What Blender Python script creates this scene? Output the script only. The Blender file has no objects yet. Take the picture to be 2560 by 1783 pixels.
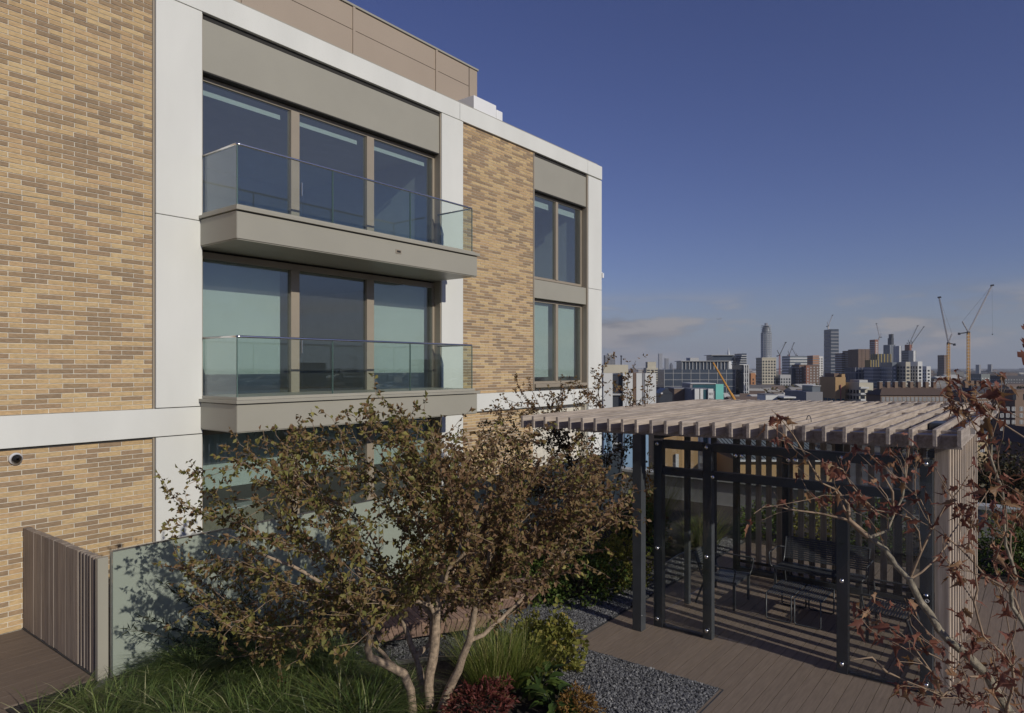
import bpy, bmesh, math, random
import numpy as np
from mathutils import Vector, Matrix
random.seed(7); RNG = np.random.default_rng(11)
SC = bpy.context.scene; COL = SC.collection
R = math.radians
# ------------------------------------------------------------------ camera
F, H, YH, CX = 1707.0, 3.77, 918.0, 1280.0      # focal length in photo pixels, eye height over the deck, horizon row, centre column
A = math.atan2(1334, F); CA, SA = math.cos(A), math.sin(A)
cam = bpy.data.cameras.new('camera'); co = bpy.data.objects.new('camera', cam); COL.objects.link(co)
co.location = (0, 0, H); co.rotation_euler = (R(90), 0, A - R(90))
cam.sensor_width = 36; cam.lens = F / 2560 * 36; cam.shift_y = 26.5 / 2560
cam.clip_start = 0.05; cam.clip_end = 60000
SC.camera = co
# ------------------------------------------------------------------ sky and sun
SUN = Vector((0.15, 1.0, -0.45)).normalized()     # direction the light travels
EL = math.asin(-SUN.z); ROT = math.atan2(-SUN.x, -SUN.y)
W = bpy.data.worlds.new('World'); SC.world = W; W.use_nodes = True
wn = W.node_tree; wn.nodes.clear()
def N(t, typ, **k):
    n = t.nodes.new(typ)
    for a, b in k.items():
        if a.startswith('i_'): n.inputs[a[2:].replace('_', ' ')].default_value = b
        else: setattr(n, a, b)
    return n
sky = N(wn, 'ShaderNodeTexSky', sky_type='NISHITA', sun_disc=False, sun_elevation=EL, sun_rotation=ROT, altitude=40, air_density=1.0, dust_density=0.25, ozone_density=4.0)
hsv = N(wn, 'ShaderNodeHueSaturation'); hsv.inputs['Hue'].default_value = 0.518; hsv.inputs['Saturation'].default_value = 1.0; hsv.inputs['Value'].default_value = 1.0
wn.links.new(sky.outputs[0], hsv.inputs['Color'])
tc = N(wn, 'ShaderNodeTexCoord'); mp = N(wn, 'ShaderNodeMapping'); mp.inputs['Scale'].default_value = (3.4, 3.4, 15.0); mp.inputs['Location'].default_value = (3.1, 0.2, 1.7)
wn.links.new(tc.outputs['Generated'], mp.inputs['Vector'])
nz = N(wn, 'ShaderNodeTexNoise'); nz.inputs['Scale'].default_value = 1.3; nz.inputs['Detail'].default_value = 7; nz.inputs['Roughness'].default_value = 0.58
wn.links.new(mp.outputs[0], nz.inputs['Vector'])
cr = N(wn, 'ShaderNodeValToRGB'); cr.color_ramp.elements[0].position = 0.485; cr.color_ramp.elements[1].position = 0.575
wn.links.new(nz.outputs['Fac'], cr.inputs['Fac'])
sx = N(wn, 'ShaderNodeSeparateXYZ'); wn.links.new(tc.outputs['Generated'], sx.inputs[0])
mr = N(wn, 'ShaderNodeMapRange'); mr.inputs['From Min'].default_value = 0.115; mr.inputs['From Max'].default_value = 0.06; mr.interpolation_type = 'SMOOTHSTEP'
wn.links.new(sx.outputs['Z'], mr.inputs['Value'])
mu = N(wn, 'ShaderNodeMath', operation='MULTIPLY'); wn.links.new(cr.outputs['Color'], mu.inputs[0]); wn.links.new(mr.outputs[0], mu.inputs[1])
mu2 = N(wn, 'ShaderNodeMath', operation='MULTIPLY'); wn.links.new(mu.outputs[0], mu2.inputs[0]); mu2.inputs[1].default_value = 0.92
nz2 = N(wn, 'ShaderNodeTexNoise'); nz2.inputs['Scale'].default_value = 2.6; nz2.inputs['Detail'].default_value = 4; wn.links.new(mp.outputs[0], nz2.inputs['Vector'])
cc = N(wn, 'ShaderNodeValToRGB'); cc.color_ramp.elements[0].color = (2.5, 2.5, 2.9, 1); cc.color_ramp.elements[1].color = (4.9, 4.6, 4.6, 1)
cc.color_ramp.elements[0].position = 0.42; cc.color_ramp.elements[1].position = 0.58
wn.links.new(nz2.outputs['Fac'], cc.inputs['Fac'])
mx = N(wn, 'ShaderNodeMix', data_type='RGBA'); wn.links.new(mu2.outputs[0], mx.inputs['Factor']); gm = N(wn, 'ShaderNodeMix', data_type='RGBA', blend_type='MULTIPLY'); gm.inputs['Factor'].default_value = 1; gm.inputs['B'].default_value = (0.86, 0.82, 1.0, 1); wn.links.new(hsv.outputs[0], gm.inputs['A']); hb = N(wn, 'ShaderNodeMapRange'); hb.inputs['From Min'].default_value = 0.14; hb.inputs['From Max'].default_value = 0.0; hb.inputs['To Max'].default_value = 0.75; hb.interpolation_type = 'SMOOTHSTEP'; wn.links.new(sx.outputs['Z'], hb.inputs['Value'])
hm = N(wn, 'ShaderNodeMix', data_type='RGBA'); hm.inputs['B'].default_value = (3.15, 3.55, 4.5, 1); wn.links.new(hb.outputs[0], hm.inputs['Factor']); wn.links.new(gm.outputs['Result'], hm.inputs['A']); wn.links.new(hm.outputs['Result'], mx.inputs['A']); wn.links.new(cc.outputs[0], mx.inputs['B'])
bg = N(wn, 'ShaderNodeBackground'); bg.inputs['Strength'].default_value = 0.075
wo = N(wn, 'ShaderNodeOutputWorld'); wn.links.new(mx.outputs['Result'], bg.inputs['Color']); wn.links.new(bg.outputs[0], wo.inputs[0])
sl = bpy.data.lights.new('sun', 'SUN'); sl.energy = 3.3; sl.angle = R(0.5); sl.color = (1.0, 0.945, 0.845)
so = bpy.data.objects.new('sun', sl); COL.objects.link(so); so.rotation_euler = SUN.to_track_quat('-Z', 'Y').to_euler(); so.location = (0, -20, 20)
SC.view_settings.view_transform = 'Standard'; SC.view_settings.look = 'None'; SC.view_settings.gamma = 1; SC.view_settings.exposure = -0.15
SC.view_settings.use_curve_mapping = False
# ------------------------------------------------------------------ pixel helpers (direction only; the distance comes from what a thing touches)
def ray(x, y):
    xc = x - CX
    return Vector((SA * xc + CA * F, -CA * xc + SA * F, YH - y))
def G(x, y, z=0.0):
    r = ray(x, y); return Vector((0, 0, H)) + r * ((z - H) / r.z)
def PD(x, y, d): return Vector((0, 0, H)) + ray(x, y) * (d / F)
def PX(x, y, X):
    r = ray(x, y); return Vector((0, 0, H)) + r * (X / r.x)
def PY(x, y, Y):
    r = ray(x, y); return Vector((0, 0, H)) + r * (Y / r.y)
# ------------------------------------------------------------------ materials
def mat(name, build):
    m = bpy.data.materials.new(name); m.use_nodes = True
    t = m.node_tree; t.nodes.clear()
    o = N(t, 'ShaderNodeOutputMaterial'); s = build(t); t.links.new(s.outputs[0], o.inputs['Surface'])
    return m
def noise(t, scale=5, detail=4, vec=None, rough=0.55, stretch=None, coord='Object'):
    n = N(t, 'ShaderNodeTexNoise'); n.inputs['Scale'].default_value = scale; n.inputs['Detail'].default_value = detail; n.inputs['Roughness'].default_value = rough
    if coord != 'World':
        c = N(t, 'ShaderNodeTexCoord'); src = c.outputs[coord]
    else:
        src = N(t, 'ShaderNodeNewGeometry').outputs['Position']
    if stretch:
        m = N(t, 'ShaderNodeMapping'); m.inputs['Scale'].default_value = stretch; t.links.new(src, m.inputs['Vector']); src = m.outputs[0]
    t.links.new(src, n.inputs['Vector'])
    return n
def ramp(t, src, stops, interp='LINEAR'):
    r = N(t, 'ShaderNodeValToRGB'); e = r.color_ramp.elements; r.color_ramp.interpolation = interp
    while len(e) > 1: e.remove(e[-1])
    e[0].position = stops[0][0]; e[0].color = (*stops[0][1], 1)
    for p, c in stops[1:]:
        x = e.new(p); x.color = (*c, 1)
    t.links.new(src, r.inputs['Fac']); return r
def pbsdf(t, col=None, rough=0.6, metal=0, spec=0.5, bump=None, bdist=0.01, bstr=0.5):
    p = N(t, 'ShaderNodeBsdfPrincipled')
    if hasattr(col, 'outputs'): t.links.new(col.outputs[0], p.inputs['Base Color'])
    elif col is not None: p.inputs['Base Color'].default_value = (*col, 1)
    p.inputs['Roughness'].default_value = rough; p.inputs['Metallic'].default_value = metal; p.inputs['Specular IOR Level'].default_value = spec
    if bump is not None:
        b = N(t, 'ShaderNodeBump'); b.inputs['Distance'].default_value = bdist; b.inputs['Strength'].default_value = bstr
        t.links.new(bump, b.inputs['Height']); t.links.new(b.outputs[0], p.inputs['Normal'])
    return p
def flat(name, col, rough=0.6, metal=0, var=0.12, scale=3.0, spec=0.5, bstr=0.0, bscale=60, coord='World', stretch=None):
    """plain stuff with soft blotches of wear"""
    def b(t):
        n = noise(t, scale, 5, coord=coord, stretch=stretch)
        lo = tuple(c * (1 - var) for c in col); hi = tuple(min(1, c * (1 + var)) for c in col)
        r = ramp(t, n.outputs['Fac'], [(0.3, lo), (0.7, hi)])
        bump = noise(t, bscale, 3, coord=coord).outputs['Fac'] if bstr else None
        return pbsdf(t, r, rough, metal, spec, bump, 0.01, bstr)
    return mat(name, b)
def islandrand(t):
    g = N(t, 'ShaderNodeNewGeometry'); o = N(t, 'ShaderNodeObjectInfo')
    a = N(t, 'ShaderNodeMath', operation='ADD'); t.links.new(g.outputs['Random Per Island'], a.inputs[0]); t.links.new(o.outputs['Random'], a.inputs[1])
    f = N(t, 'ShaderNodeMath', operation='FRACT'); t.links.new(a.outputs[0], f.inputs[0]); return f.outputs[0]
def leafmat(name, stops, trans=0.3, rough=0.5, spec=0.25):
    def b(t):
        g = N(t, 'ShaderNodeNewGeometry'); r = ramp(t, g.outputs['Random Per Island'], stops)
        p = pbsdf(t, r, rough, 0, spec); tr = N(t, 'ShaderNodeBsdfTranslucent'); t.links.new(r.outputs[0], tr.inputs[0])
        m = N(t, 'ShaderNodeMixShader'); m.inputs[0].default_value = trans
        t.links.new(p.outputs[0], m.inputs[1]); t.links.new(tr.outputs[0], m.inputs[2]); return m
    return mat(name, b)
def glassmat(name, tint=(0.8, 0.88, 0.86), ior=1.5, rough=0.0, body=0.0, bodycol=(0.5, 0.6, 0.55)):
    def b(t):
        tr = N(t, 'ShaderNodeBsdfTransparent'); tr.inputs[0].default_value = (*tint, 1)
        gl = N(t, 'ShaderNodeBsdfGlossy'); gl.inputs['Roughness'].default_value = rough; gl.inputs[0].default_value = (0.95, 0.97, 1, 1)
        lw = N(t, 'ShaderNodeLayerWeight'); lw.inputs['Blend'].default_value = 0.5
        pw = N(t, 'ShaderNodeMath', operation='POWER'); t.links.new(lw.outputs['Facing'], pw.inputs[0]); pw.inputs[1].default_value = 4.0
        f0 = ((ior - 1) / (ior + 1)) ** 2
        fr = N(t, 'ShaderNodeMath', operation='MULTIPLY_ADD'); t.links.new(pw.outputs[0], fr.inputs[0]); fr.inputs[1].default_value = 0.85 * (1 - f0); fr.inputs[2].default_value = f0
        m = N(t, 'ShaderNodeMixShader'); t.links.new(fr.outputs[0], m.inputs[0]); t.links.new(tr.outputs[0], m.inputs[1]); t.links.new(gl.outputs[0], m.inputs[2])
        if body:
            d = N(t, 'ShaderNodeBsdfDiffuse'); d.inputs[0].default_value = (*bodycol, 1)
            m2 = N(t, 'ShaderNodeMixShader'); m2.inputs[0].default_value = body; t.links.new(m.outputs[0], m2.inputs[1]); t.links.new(d.outputs[0], m2.inputs[2]); return m2
        return m
    return mat(name, b)
def woodmat(name, dark, light, axis=(1, 12, 12), rough=0.7, var=0.25):
    def b(t):
        n = noise(t, 2.2, 6, coord='World', stretch=axis); rr = islandrand(t)
        r = ramp(t, n.outputs['Fac'], [(0.28, dark), (0.72, light)])
        r2 = ramp(t, rr, [(0.0, (1 - var, 1 - var, 1 - var * 0.9)), (0.5, (0.96, 0.95, 0.94)), (1.0, (1 + var * 0.45, 1 + var * 0.35, 1 + var * 0.2))])
        m = N(t, 'ShaderNodeMix', data_type='RGBA', blend_type='MULTIPLY'); m.inputs['Factor'].default_value = 1
        t.links.new(r.outputs[0], m.inputs['A']); t.links.new(r2.outputs[0], m.inputs['B'])
        p = pbsdf(t, None, rough, 0, 0.3, n.outputs['Fac'], 0.004, 0.5); t.links.new(m.outputs['Result'], p.inputs['Base Color']); return p
    return mat(name, b)
def brickmat():
    def b(t):
        rr = islandrand(t)
        r = ramp(t, rr, [(0.0, (0.49, 0.345, 0.185)), (0.16, (0.58, 0.43, 0.235)), (0.3, (0.50, 0.345, 0.195)), (0.46, (0.55, 0.395, 0.21)), (0.55, (0.44, 0.305, 0.17)),
                         (0.58, (0.33, 0.235, 0.14)), (0.75, (0.36, 0.25, 0.155)), (0.9, (0.285, 0.205, 0.13)), (1.0, (0.34, 0.24, 0.15))], 'LINEAR')
        n = noise(t, 16, 5, coord='World', stretch=(1, 1, 3)); r2 = ramp(t, n.outputs['Fac'], [(0.25, (0.74, 0.74, 0.74)), (0.75, (1.14, 1.12, 1.08))])
        m = N(t, 'ShaderNodeMix', data_type='RGBA', blend_type='MULTIPLY'); m.inputs['Factor'].default_value = 1
        t.links.new(r.outputs[0], m.inputs['A']); t.links.new(r2.outputs[0], m.inputs['B'])
        bn = noise(t, 90, 3, coord='World')
        p = pbsdf(t, None, 0.85, 0, 0.25, bn.outputs['Fac'], 0.004, 0.6); t.links.new(m.outputs['Result'], p.inputs['Base Color']); return p
    return mat('brick', b)
M = {}
M['brick'] = brickmat()
M['mortar'] = flat('mortar', (0.62, 0.58, 0.49), 0.9, var=0.15, scale=9, bstr=0.4, bscale=150)
M['white'] = flat('white precast', (0.67, 0.67, 0.625), 0.7, var=0.05, scale=1.1, spec=0.3, stretch=(1, 1, 0.35))
M['beige'] = flat('beige metal', (0.335, 0.318, 0.262), 0.42, 0.0, var=0.045, scale=0.9, spec=0.4)
M['pent'] = flat('penthouse metal', (0.365, 0.295, 0.225), 0.5, 0.0, var=0.03, scale=0.7)
M['frame'] = flat('bronze frame', (0.30, 0.255, 0.195), 0.45, 0.0, var=0.05, scale=2)
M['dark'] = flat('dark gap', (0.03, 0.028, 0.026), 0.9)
M['steel'] = flat('brushed steel', (0.6, 0.59, 0.57), 0.35, 1.0, var=0.06, scale=20)
M['chrome'] = flat('polished steel', (0.75, 0.75, 0.76), 0.24, 1.0, var=0.02)
M['glass'] = glassmat('window glass', (0.82, 0.88, 0.87), 1.95, body=0.03, bodycol=(0.55, 0.56, 0.55))
M['balglass'] = glassmat('balustrade glass', (0.93, 0.965, 0.95), 1.42)
M['sheet'] = glassmat('shelter glass', (0.955, 0.965, 0.96), 1.42)
M['gedge'] = flat('glass edge', (0.10, 0.16, 0.14), 0.2, var=0.1)
M['blind'] = flat('blind cloth', (0.66, 0.67, 0.62), 0.9, var=0.03)
M['room'] = flat('room plaster', (0.74, 0.73, 0.70), 0.9, var=0.05)
M['roomfloor'] = flat('room floor', (0.22, 0.17, 0.12), 0.6, var=0.1)
M['anth'] = flat('anthracite steel', (0.052, 0.057, 0.062), 0.42, 0.0, var=0.15, scale=4)
M['furn'] = flat('charcoal powder coat', (0.055, 0.06, 0.066), 0.4, 0.0, var=0.1, scale=8)
M['rafter'] = woodmat('weathered rafter timber', (0.27, 0.225, 0.185), (0.52, 0.45, 0.385), (0.9, 14, 14))
M['slat'] = woodmat('weathered slat timber', (0.30, 0.24, 0.185), (0.55, 0.455, 0.365), (14, 14, 0.8))
M['gateslat'] = woodmat('grey gate timber', (0.20, 0.165, 0.135), (0.36, 0.31, 0.26), (16, 16, 0.6))
M['deck'] = woodmat('brown composite deck', (0.195, 0.152, 0.116), (0.265, 0.21, 0.162), (1.5, 16, 1), 0.62, 0.07)
M['deck2'] = woodmat('dark composite deck', (0.15, 0.118, 0.093), (0.195, 0.155, 0.124), (1.5, 16, 1), 0.65, 0.05)
M['bench'] = woodmat('bench timber', (0.24, 0.155, 0.115), (0.37, 0.25, 0.19), (4, 8, 8))
M['soil'] = flat('soil', (0.035, 0.027, 0.02), 0.95, var=0.4, scale=14, bstr=0.8, bscale=40)
M['gravbase'] = flat('gravel bed', (0.05, 0.05, 0.052), 0.95, var=0.5, scale=60, bstr=1, bscale=90)
M['concrete'] = flat('concrete', (0.30, 0.30, 0.29), 0.85, var=0.12, scale=1.5)
M['coping'] = flat('pale coping', (0.42, 0.43, 0.42), 0.7, var=0.08, scale=1.2)
M['black'] = flat('black plastic', (0.012, 0.012, 0.013), 0.35, var=0.1)
M['whitep'] = flat('white paint', (0.75, 0.75, 0.74), 0.5, var=0.03)
def b_peb(t):
    r = ramp(t, islandrand(t), [(0, (0.08, 0.08, 0.083)), (0.6, (0.175, 0.176, 0.18)), (0.92, (0.26, 0.26, 0.255)), (1, (0.38, 0.37, 0.35))]); return pbsdf(t, r, 0.8, 0, 0.35)
M['pebble'] = mat('pebble', b_peb)
def b_frost(t):
    c = (0.54, 0.60, 0.51, 1)
    d = N(t, 'ShaderNodeBsdfDiffuse'); d.inputs[0].default_value = c
    tr = N(t, 'ShaderNodeBsdfTranslucent'); tr.inputs[0].default_value = c
    m = N(t, 'ShaderNodeMixShader'); m.inputs[0].default_value = 0.5; t.links.new(d.outputs[0], m.inputs[1]); t.links.new(tr.outputs[0], m.inputs[2])
    gl = N(t, 'ShaderNodeBsdfGlossy'); gl.inputs['Roughness'].default_value = 0.28; fr = N(t, 'ShaderNodeFresnel'); fr.inputs[0].default_value = 1.4
    m2 = N(t, 'ShaderNodeMixShader'); t.links.new(fr.outputs[0], m2.inputs[0]); t.links.new(m.outputs[0], m2.inputs[1]); t.links.new(gl.outputs[0], m2.inputs[2]); return m2
M['frost'] = mat('frosted glass', b_frost)
M['bark'] = flat('pale bark', (0.30, 0.225, 0.155), 0.85, var=0.45, scale=22, bstr=0.7, bscale=70)
M['twig'] = flat('twig bark', (0.27, 0.19, 0.125), 0.8, var=0.3, scale=15)
M['bark2'] = flat('mottled maple bark', (0.245, 0.21, 0.15), 0.8, var=0.5, scale=28, bstr=0.6, bscale=60)
M['darktwig'] = flat('dark twig bark', (0.07, 0.05, 0.038), 0.85, var=0.3, scale=15)
M['leaf_main'] = leafmat('autumn olive leaves', [(0, (0.201, 0.124, 0.059)), (0.25, (0.248, 0.165, 0.071)), (0.42, (0.201, 0.171, 0.057)), (0.7, (0.236, 0.218, 0.061)), (0.9, (0.153, 0.159, 0.047)), (1, (0.389, 0.342, 0.100))], 0.32)
M['leaf_brown'] = leafmat('brown leaves', [(0, (0.168, 0.095, 0.054)), (0.4, (0.263, 0.157, 0.084)), (0.75, (0.202, 0.140, 0.062)), (1, (0.325, 0.241, 0.095))], 0.32)
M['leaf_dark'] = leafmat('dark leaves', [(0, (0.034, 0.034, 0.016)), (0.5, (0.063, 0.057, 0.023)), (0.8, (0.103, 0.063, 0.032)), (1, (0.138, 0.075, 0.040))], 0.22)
M['leaf_red'] = leafmat('russet maple leaves', [(0, (0.13, 0.05, 0.035)), (0.35, (0.215, 0.085, 0.058)), (0.7, (0.29, 0.125, 0.08)), (0.88, (0.22, 0.125, 0.055)), (1, (0.40, 0.235, 0.135))], 0.35, 0.5)
M['leaf_green'] = leafmat('green leaves', [(0, (0.047, 0.081, 0.022)), (0.5, (0.081, 0.128, 0.030)), (0.85, (0.135, 0.176, 0.041)), (1, (0.216, 0.230, 0.054))], 0.3)
M['leaf_lime'] = leafmat('yellow green leaves', [(0, (0.150, 0.163, 0.035)), (0.5, (0.237, 0.237, 0.056)), (0.85, (0.312, 0.288, 0.075)), (1, (0.375, 0.275, 0.075))], 0.35)
M['leaf_crim'] = leafmat('crimson leaves', [(0, (0.078, 0.029, 0.023)), (0.5, (0.143, 0.039, 0.033)), (0.85, (0.208, 0.058, 0.046)), (1, (0.078, 0.078, 0.026))], 0.3)
M['leaf_orange'] = leafmat('orange brown leaves', [(0, (0.16, 0.075, 0.022)), (0.6, (0.26, 0.14, 0.04)), (1, (0.34, 0.22, 0.07))], 0.3)
M['sedge'] = leafmat('dark sedge blades', [(0, (0.053, 0.089, 0.025)), (0.5, (0.105, 0.157, 0.042)), (0.9, (0.180, 0.221, 0.063)), (1, (0.462, 0.442, 0.253))], 0.2, 0.4, 0.4)
M['grass'] = leafmat('bright grass blades', [(0, (0.101, 0.144, 0.029)), (0.5, (0.172, 0.216, 0.046)), (0.85, (0.259, 0.259, 0.071)), (1, (0.489, 0.402, 0.201))], 0.3)
M['narrow'] = leafmat('narrow dark leaves', [(0, (0.030, 0.045, 0.027)), (0.6, (0.053, 0.068, 0.039)), (1, (0.090, 0.098, 0.045))], 0.2)
# ------------------------------------------------------------------ mesh helpers
class MB:
    def __init__(s): s.v = []; s.f = []
    def box(s, x0, x1, y0, y1, z0, z1):
        b = len(s.v)
        s.v += [(x0, y0, z0), (x1, y0, z0), (x1, y1, z0), (x0, y1, z0), (x0, y0, z1), (x1, y0, z1), (x1, y1, z1), (x0, y1, z1)]
        s.f += [(b + i for i in q) for q in ((3, 2, 1, 0), (4, 5, 6, 7), (0, 1, 5, 4), (1, 2, 6, 5), (2, 3, 7, 6), (3, 0, 4, 7))]; return s
    def hexa(s, pts):
        b = len(s.v); s.v += [tuple(p) for p in pts]
        s.f += [(b + i for i in q) for q in ((3, 2, 1, 0), (4, 5, 6, 7), (0, 1, 5, 4), (1, 2, 6, 5), (2, 3, 7, 6), (3, 0, 4, 7))]; return s
    def poly(s, pts):
        b = len(s.v); s.v += [tuple(p) for p in pts]; s.f.append(tuple(range(b, b + len(pts)))); return s
    def prism(s, pts, z0, z1):
        n = len(pts); b = len(s.v); s.v += [(p[0], p[1], z0) for p in pts] + [(p[0], p[1], z1) for p in pts]
        s.f.append(tuple(b + i for i in reversed(range(n)))); s.f.append(tuple(b + n + i for i in range(n)))
        for i in range(n): j = (i + 1) % n; s.f.append((b + i, b + j, b + n + j, b + n + i))
        return s
    def tube(s, pts, rads, n=5, cap=True):
        pts = [Vector(p) for p in pts]
        if not hasattr(rads, '__len__'): rads = [rads] * len(pts)
        prev = None; b0 = len(s.v); up = Vector((0, 0, 1))
        for i, p in enumerate(pts):
            d = (pts[min(i + 1, len(pts) - 1)] - pts[max(i - 1, 0)])
            d = d.normalized() if d.length > 1e-9 else Vector((0, 0, 1))
            if prev is None:
                a = d.cross(up)
                if a.length < 0.05: a = d.cross(Vector((1, 0, 0)))
                a.normalize()
            else:
                a = prev - d * prev.dot(d)
                a = a.normalized() if a.length > 1e-6 else d.orthogonal().normalized()
            prev = a; c = d.cross(a)
            for k in range(n):
                t = 2 * math.pi * k / n; q = p + (a * math.cos(t) + c * math.sin(t)) * rads[i]; s.v.append((q.x, q.y, q.z))
        for i in range(len(pts) - 1):
            for k in range(n):
                k2 = (k + 1) % n; s.f.append((b0 + i * n + k, b0 + i * n + k2, b0 + (i + 1) * n + k2, b0 + (i + 1) * n + k))
        if cap:
            s.f.append(tuple(b0 + k for k in reversed(range(n)))); e = b0 + (len(pts) - 1) * n; s.f.append(tuple(e + k for k in range(n)))
        return s
    def ball(s, c, r, n=8, m=6, sq=(1, 1, 1)):
        b = len(s.v); c = Vector(c)
        for i in range(m + 1):
            th = math.pi * i / m
            for k in range(n):
                ph = 2 * math.pi * k / n
                s.v.append((c.x + r * sq[0] * math.sin(th) * math.cos(ph), c.y + r * sq[1] * math.sin(th) * math.sin(ph), c.z + r * sq[2] * math.cos(th)))
        for i in range(m):
            for k in range(n):
                k2 = (k + 1) % n; s.f.append((b + i * n + k, b + (i + 1) * n + k, b + (i + 1) * n + k2, b + i * n + k2))
        return s
    def mesh(s, name):
        me = bpy.data.meshes.new(name); me.from_pydata(s.v, [], [tuple(f) for f in s.f]); me.update(); return me
    def build(s, name, m, parent=None, smooth=False, bevel=0):
        me = s.mesh(name); me.materials.append(M[m] if isinstance(m, str) else m)
        if smooth:
            me.polygons.foreach_set('use_smooth', [True] * len(me.polygons))
        o = bpy.data.objects.new(name, me); COL.objects.link(o)
        if parent: o.parent = parent
        if bevel:
            md = o.modifiers.new('bevel', 'BEVEL'); md.width = bevel; md.segments = 2; md.limit_method = 'ANGLE'
        return o
def box(name, m, parent, *a, bevel=0): return MB().box(*a).build(name, m, parent, bevel=bevel)
def tag(o, label, cat, group=None, kind=None):
    if label: o['label'] = label
    if cat: o['category'] = cat
    if group: o['group'] = group
    if kind: o['kind'] = kind
    return o
def thing(name, label, cat, loc=(0, 0, 0), rz=0, group=None):
    o = bpy.data.objects.new(name, None); COL.objects.link(o); o.location = loc; o.rotation_euler = (0, 0, rz); o.empty_display_size = 0.2
    return tag(o, label, cat, group)
def dup(root, loc, rz, label=None, group=None):
    def cp(o, par):
        c = o.copy(); COL.objects.link(c); c.parent = par
        for ch in o.children: cp(ch, c)
        return c
    r = cp(root, None); r.location = loc; r.rotation_euler = (0, 0, rz)
    if label: r['label'] = label
    if group: r['group'] = group
    return r
def npmesh(name, V, Fc, m, parent=None, smooth=False):
    """big soups from numpy: V (n,3), Fc (k,3|4)"""
    me = bpy.data.meshes.new(name); k = Fc.shape[1]
    me.vertices.add(len(V)); me.vertices.foreach_set('co', np.ascontiguousarray(V, dtype=np.float32).ravel())
    me.loops.add(Fc.size); me.loops.foreach_set('vertex_index', np.ascontiguousarray(Fc, dtype=np.int32).ravel())
    me.polygons.add(len(Fc)); me.polygons.foreach_set('loop_start', np.arange(0, Fc.size, k, dtype=np.int32)); me.polygons.foreach_set('loop_total', np.full(len(Fc), k, dtype=np.int32))
    me.update(calc_edges=True); me.validate()
    me.materials.append(M[m] if isinstance(m, str) else m)
    if smooth: me.polygons.foreach_set('use_smooth', np.ones(len(Fc), dtype=bool))
    o = bpy.data.objects.new(name, me); COL.objects.link(o)
    if parent: o.parent = parent
    return o
# ================================================================== THE SETTING: terrace, gravel, beds
FY = 11.6                                    # plane of the facade
def struct(o): o['kind'] = 'structure'; return o
struct(MB().prism([(-8, -9), (19.0, -9), (19.0, FY + 0.3), (-8, FY + 0.3)], -26, -0.045).build('terrace', 'concrete'))
struct(MB().prism([(3.5, 3.0), (7.78, 3.0), (7.78, 5.12), (14.75, 5.12), (14.75, -6), (18.2, -6), (18.2, FY - 0.02), (3.55, FY - 0.02), (3.55, 8.2), (2.55, 8.2), (2.3, 3.0)], -0.04, 0.0).build('planting_bed', 'soil'))
# gravel path: the strip beside the deck and the patch round the slatted seats
gpoly1 = [(6.2, 3.0), (7.77, 3.0), (7.77, 5.13), (14.7, 5.13), (14.7, 5.5), (12.8, 5.75), (10.6, 5.62), (9.6, 5.85), (8.6, 6.3), (8.8, 7.2), (7.6, 8.1), (6.0, 8.2), (5.2, 7.7), (5.35, 6.9), (6.3, 6.2), (7.0, 5.35), (6.85, 4.7), (6.5, 4.35), (6.35, 3.8)]
gravel = MB().prism(gpoly1, 0.0, 0.012).build('gravel_path', 'gravbase'); struct(gravel)
def inpoly(px, py, poly):
    r = np.zeros(px.shape, bool); n = len(poly); j = n - 1
    for i in range(n):
        xi, yi = poly[i]; xj, yj = poly[j]
        c = ((yi > py) != (yj > py)) & (px < (xj - xi) * (py - yi) / (yj - yi + 1e-12) + xi); r ^= c; j = i
    return r
def pebbles(poly, n, rmin, rmax, z=0.014):
    P = np.array(poly); x = RNG.uniform(P[:, 0].min(), P[:, 0].max(), n * 3); y = RNG.uniform(P[:, 1].min(), P[:, 1].max(), n * 3)
    k = inpoly(x, y, poly); x, y = x[k][:n], y[k][:n]; n = len(x)
    base = np.array([(1, 0, 0), (0.3, 0.95, 0.05), (-0.8, 0.6, -0.05), (-0.75, -0.65, 0.05), (0.35, -0.95, 0), (0.1, 0.05, 0.75)])
    fc = np.array([(0, 1, 5), (1, 2, 5), (2, 3, 5), (3, 4, 5), (4, 0, 5)])
    V = base[None] + RNG.uniform(-0.3, 0.3, (n, 6, 3)); r = RNG.uniform(rmin, rmax, n)[:, None, None]
    a = RNG.uniform(0, 6.28, n); c, s = np.cos(a)[:, None], np.sin(a)[:, None]
    X = V[:, :, 0] * c - V[:, :, 1] * s; Yv = V[:, :, 0] * s + V[:, :, 1] * c
    tx, ty = RNG.uniform(-0.6, 0.6, (2, n, 1)); Z = V[:, :, 2] + tx * X + ty * Yv
    V = np.stack([X, Yv, Z], -1) * r; V[:, :, 0] += x[:, None]; V[:, :, 1] += y[:, None]; V[:, :, 2] += z + RNG.uniform(0, 0.008, (n, 1))
    Fc = (fc[None] + (np.arange(n) * 6)[:, None, None]).reshape(-1, 3)
    return V.reshape(-1, 3), Fc
V, Fc = pebbles(gpoly1, 60000, 0.007, 0.017)
po = npmesh('gravel_pebbles', V, Fc, 'pebble', gravel); po['kind'] = 'stuff'
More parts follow.
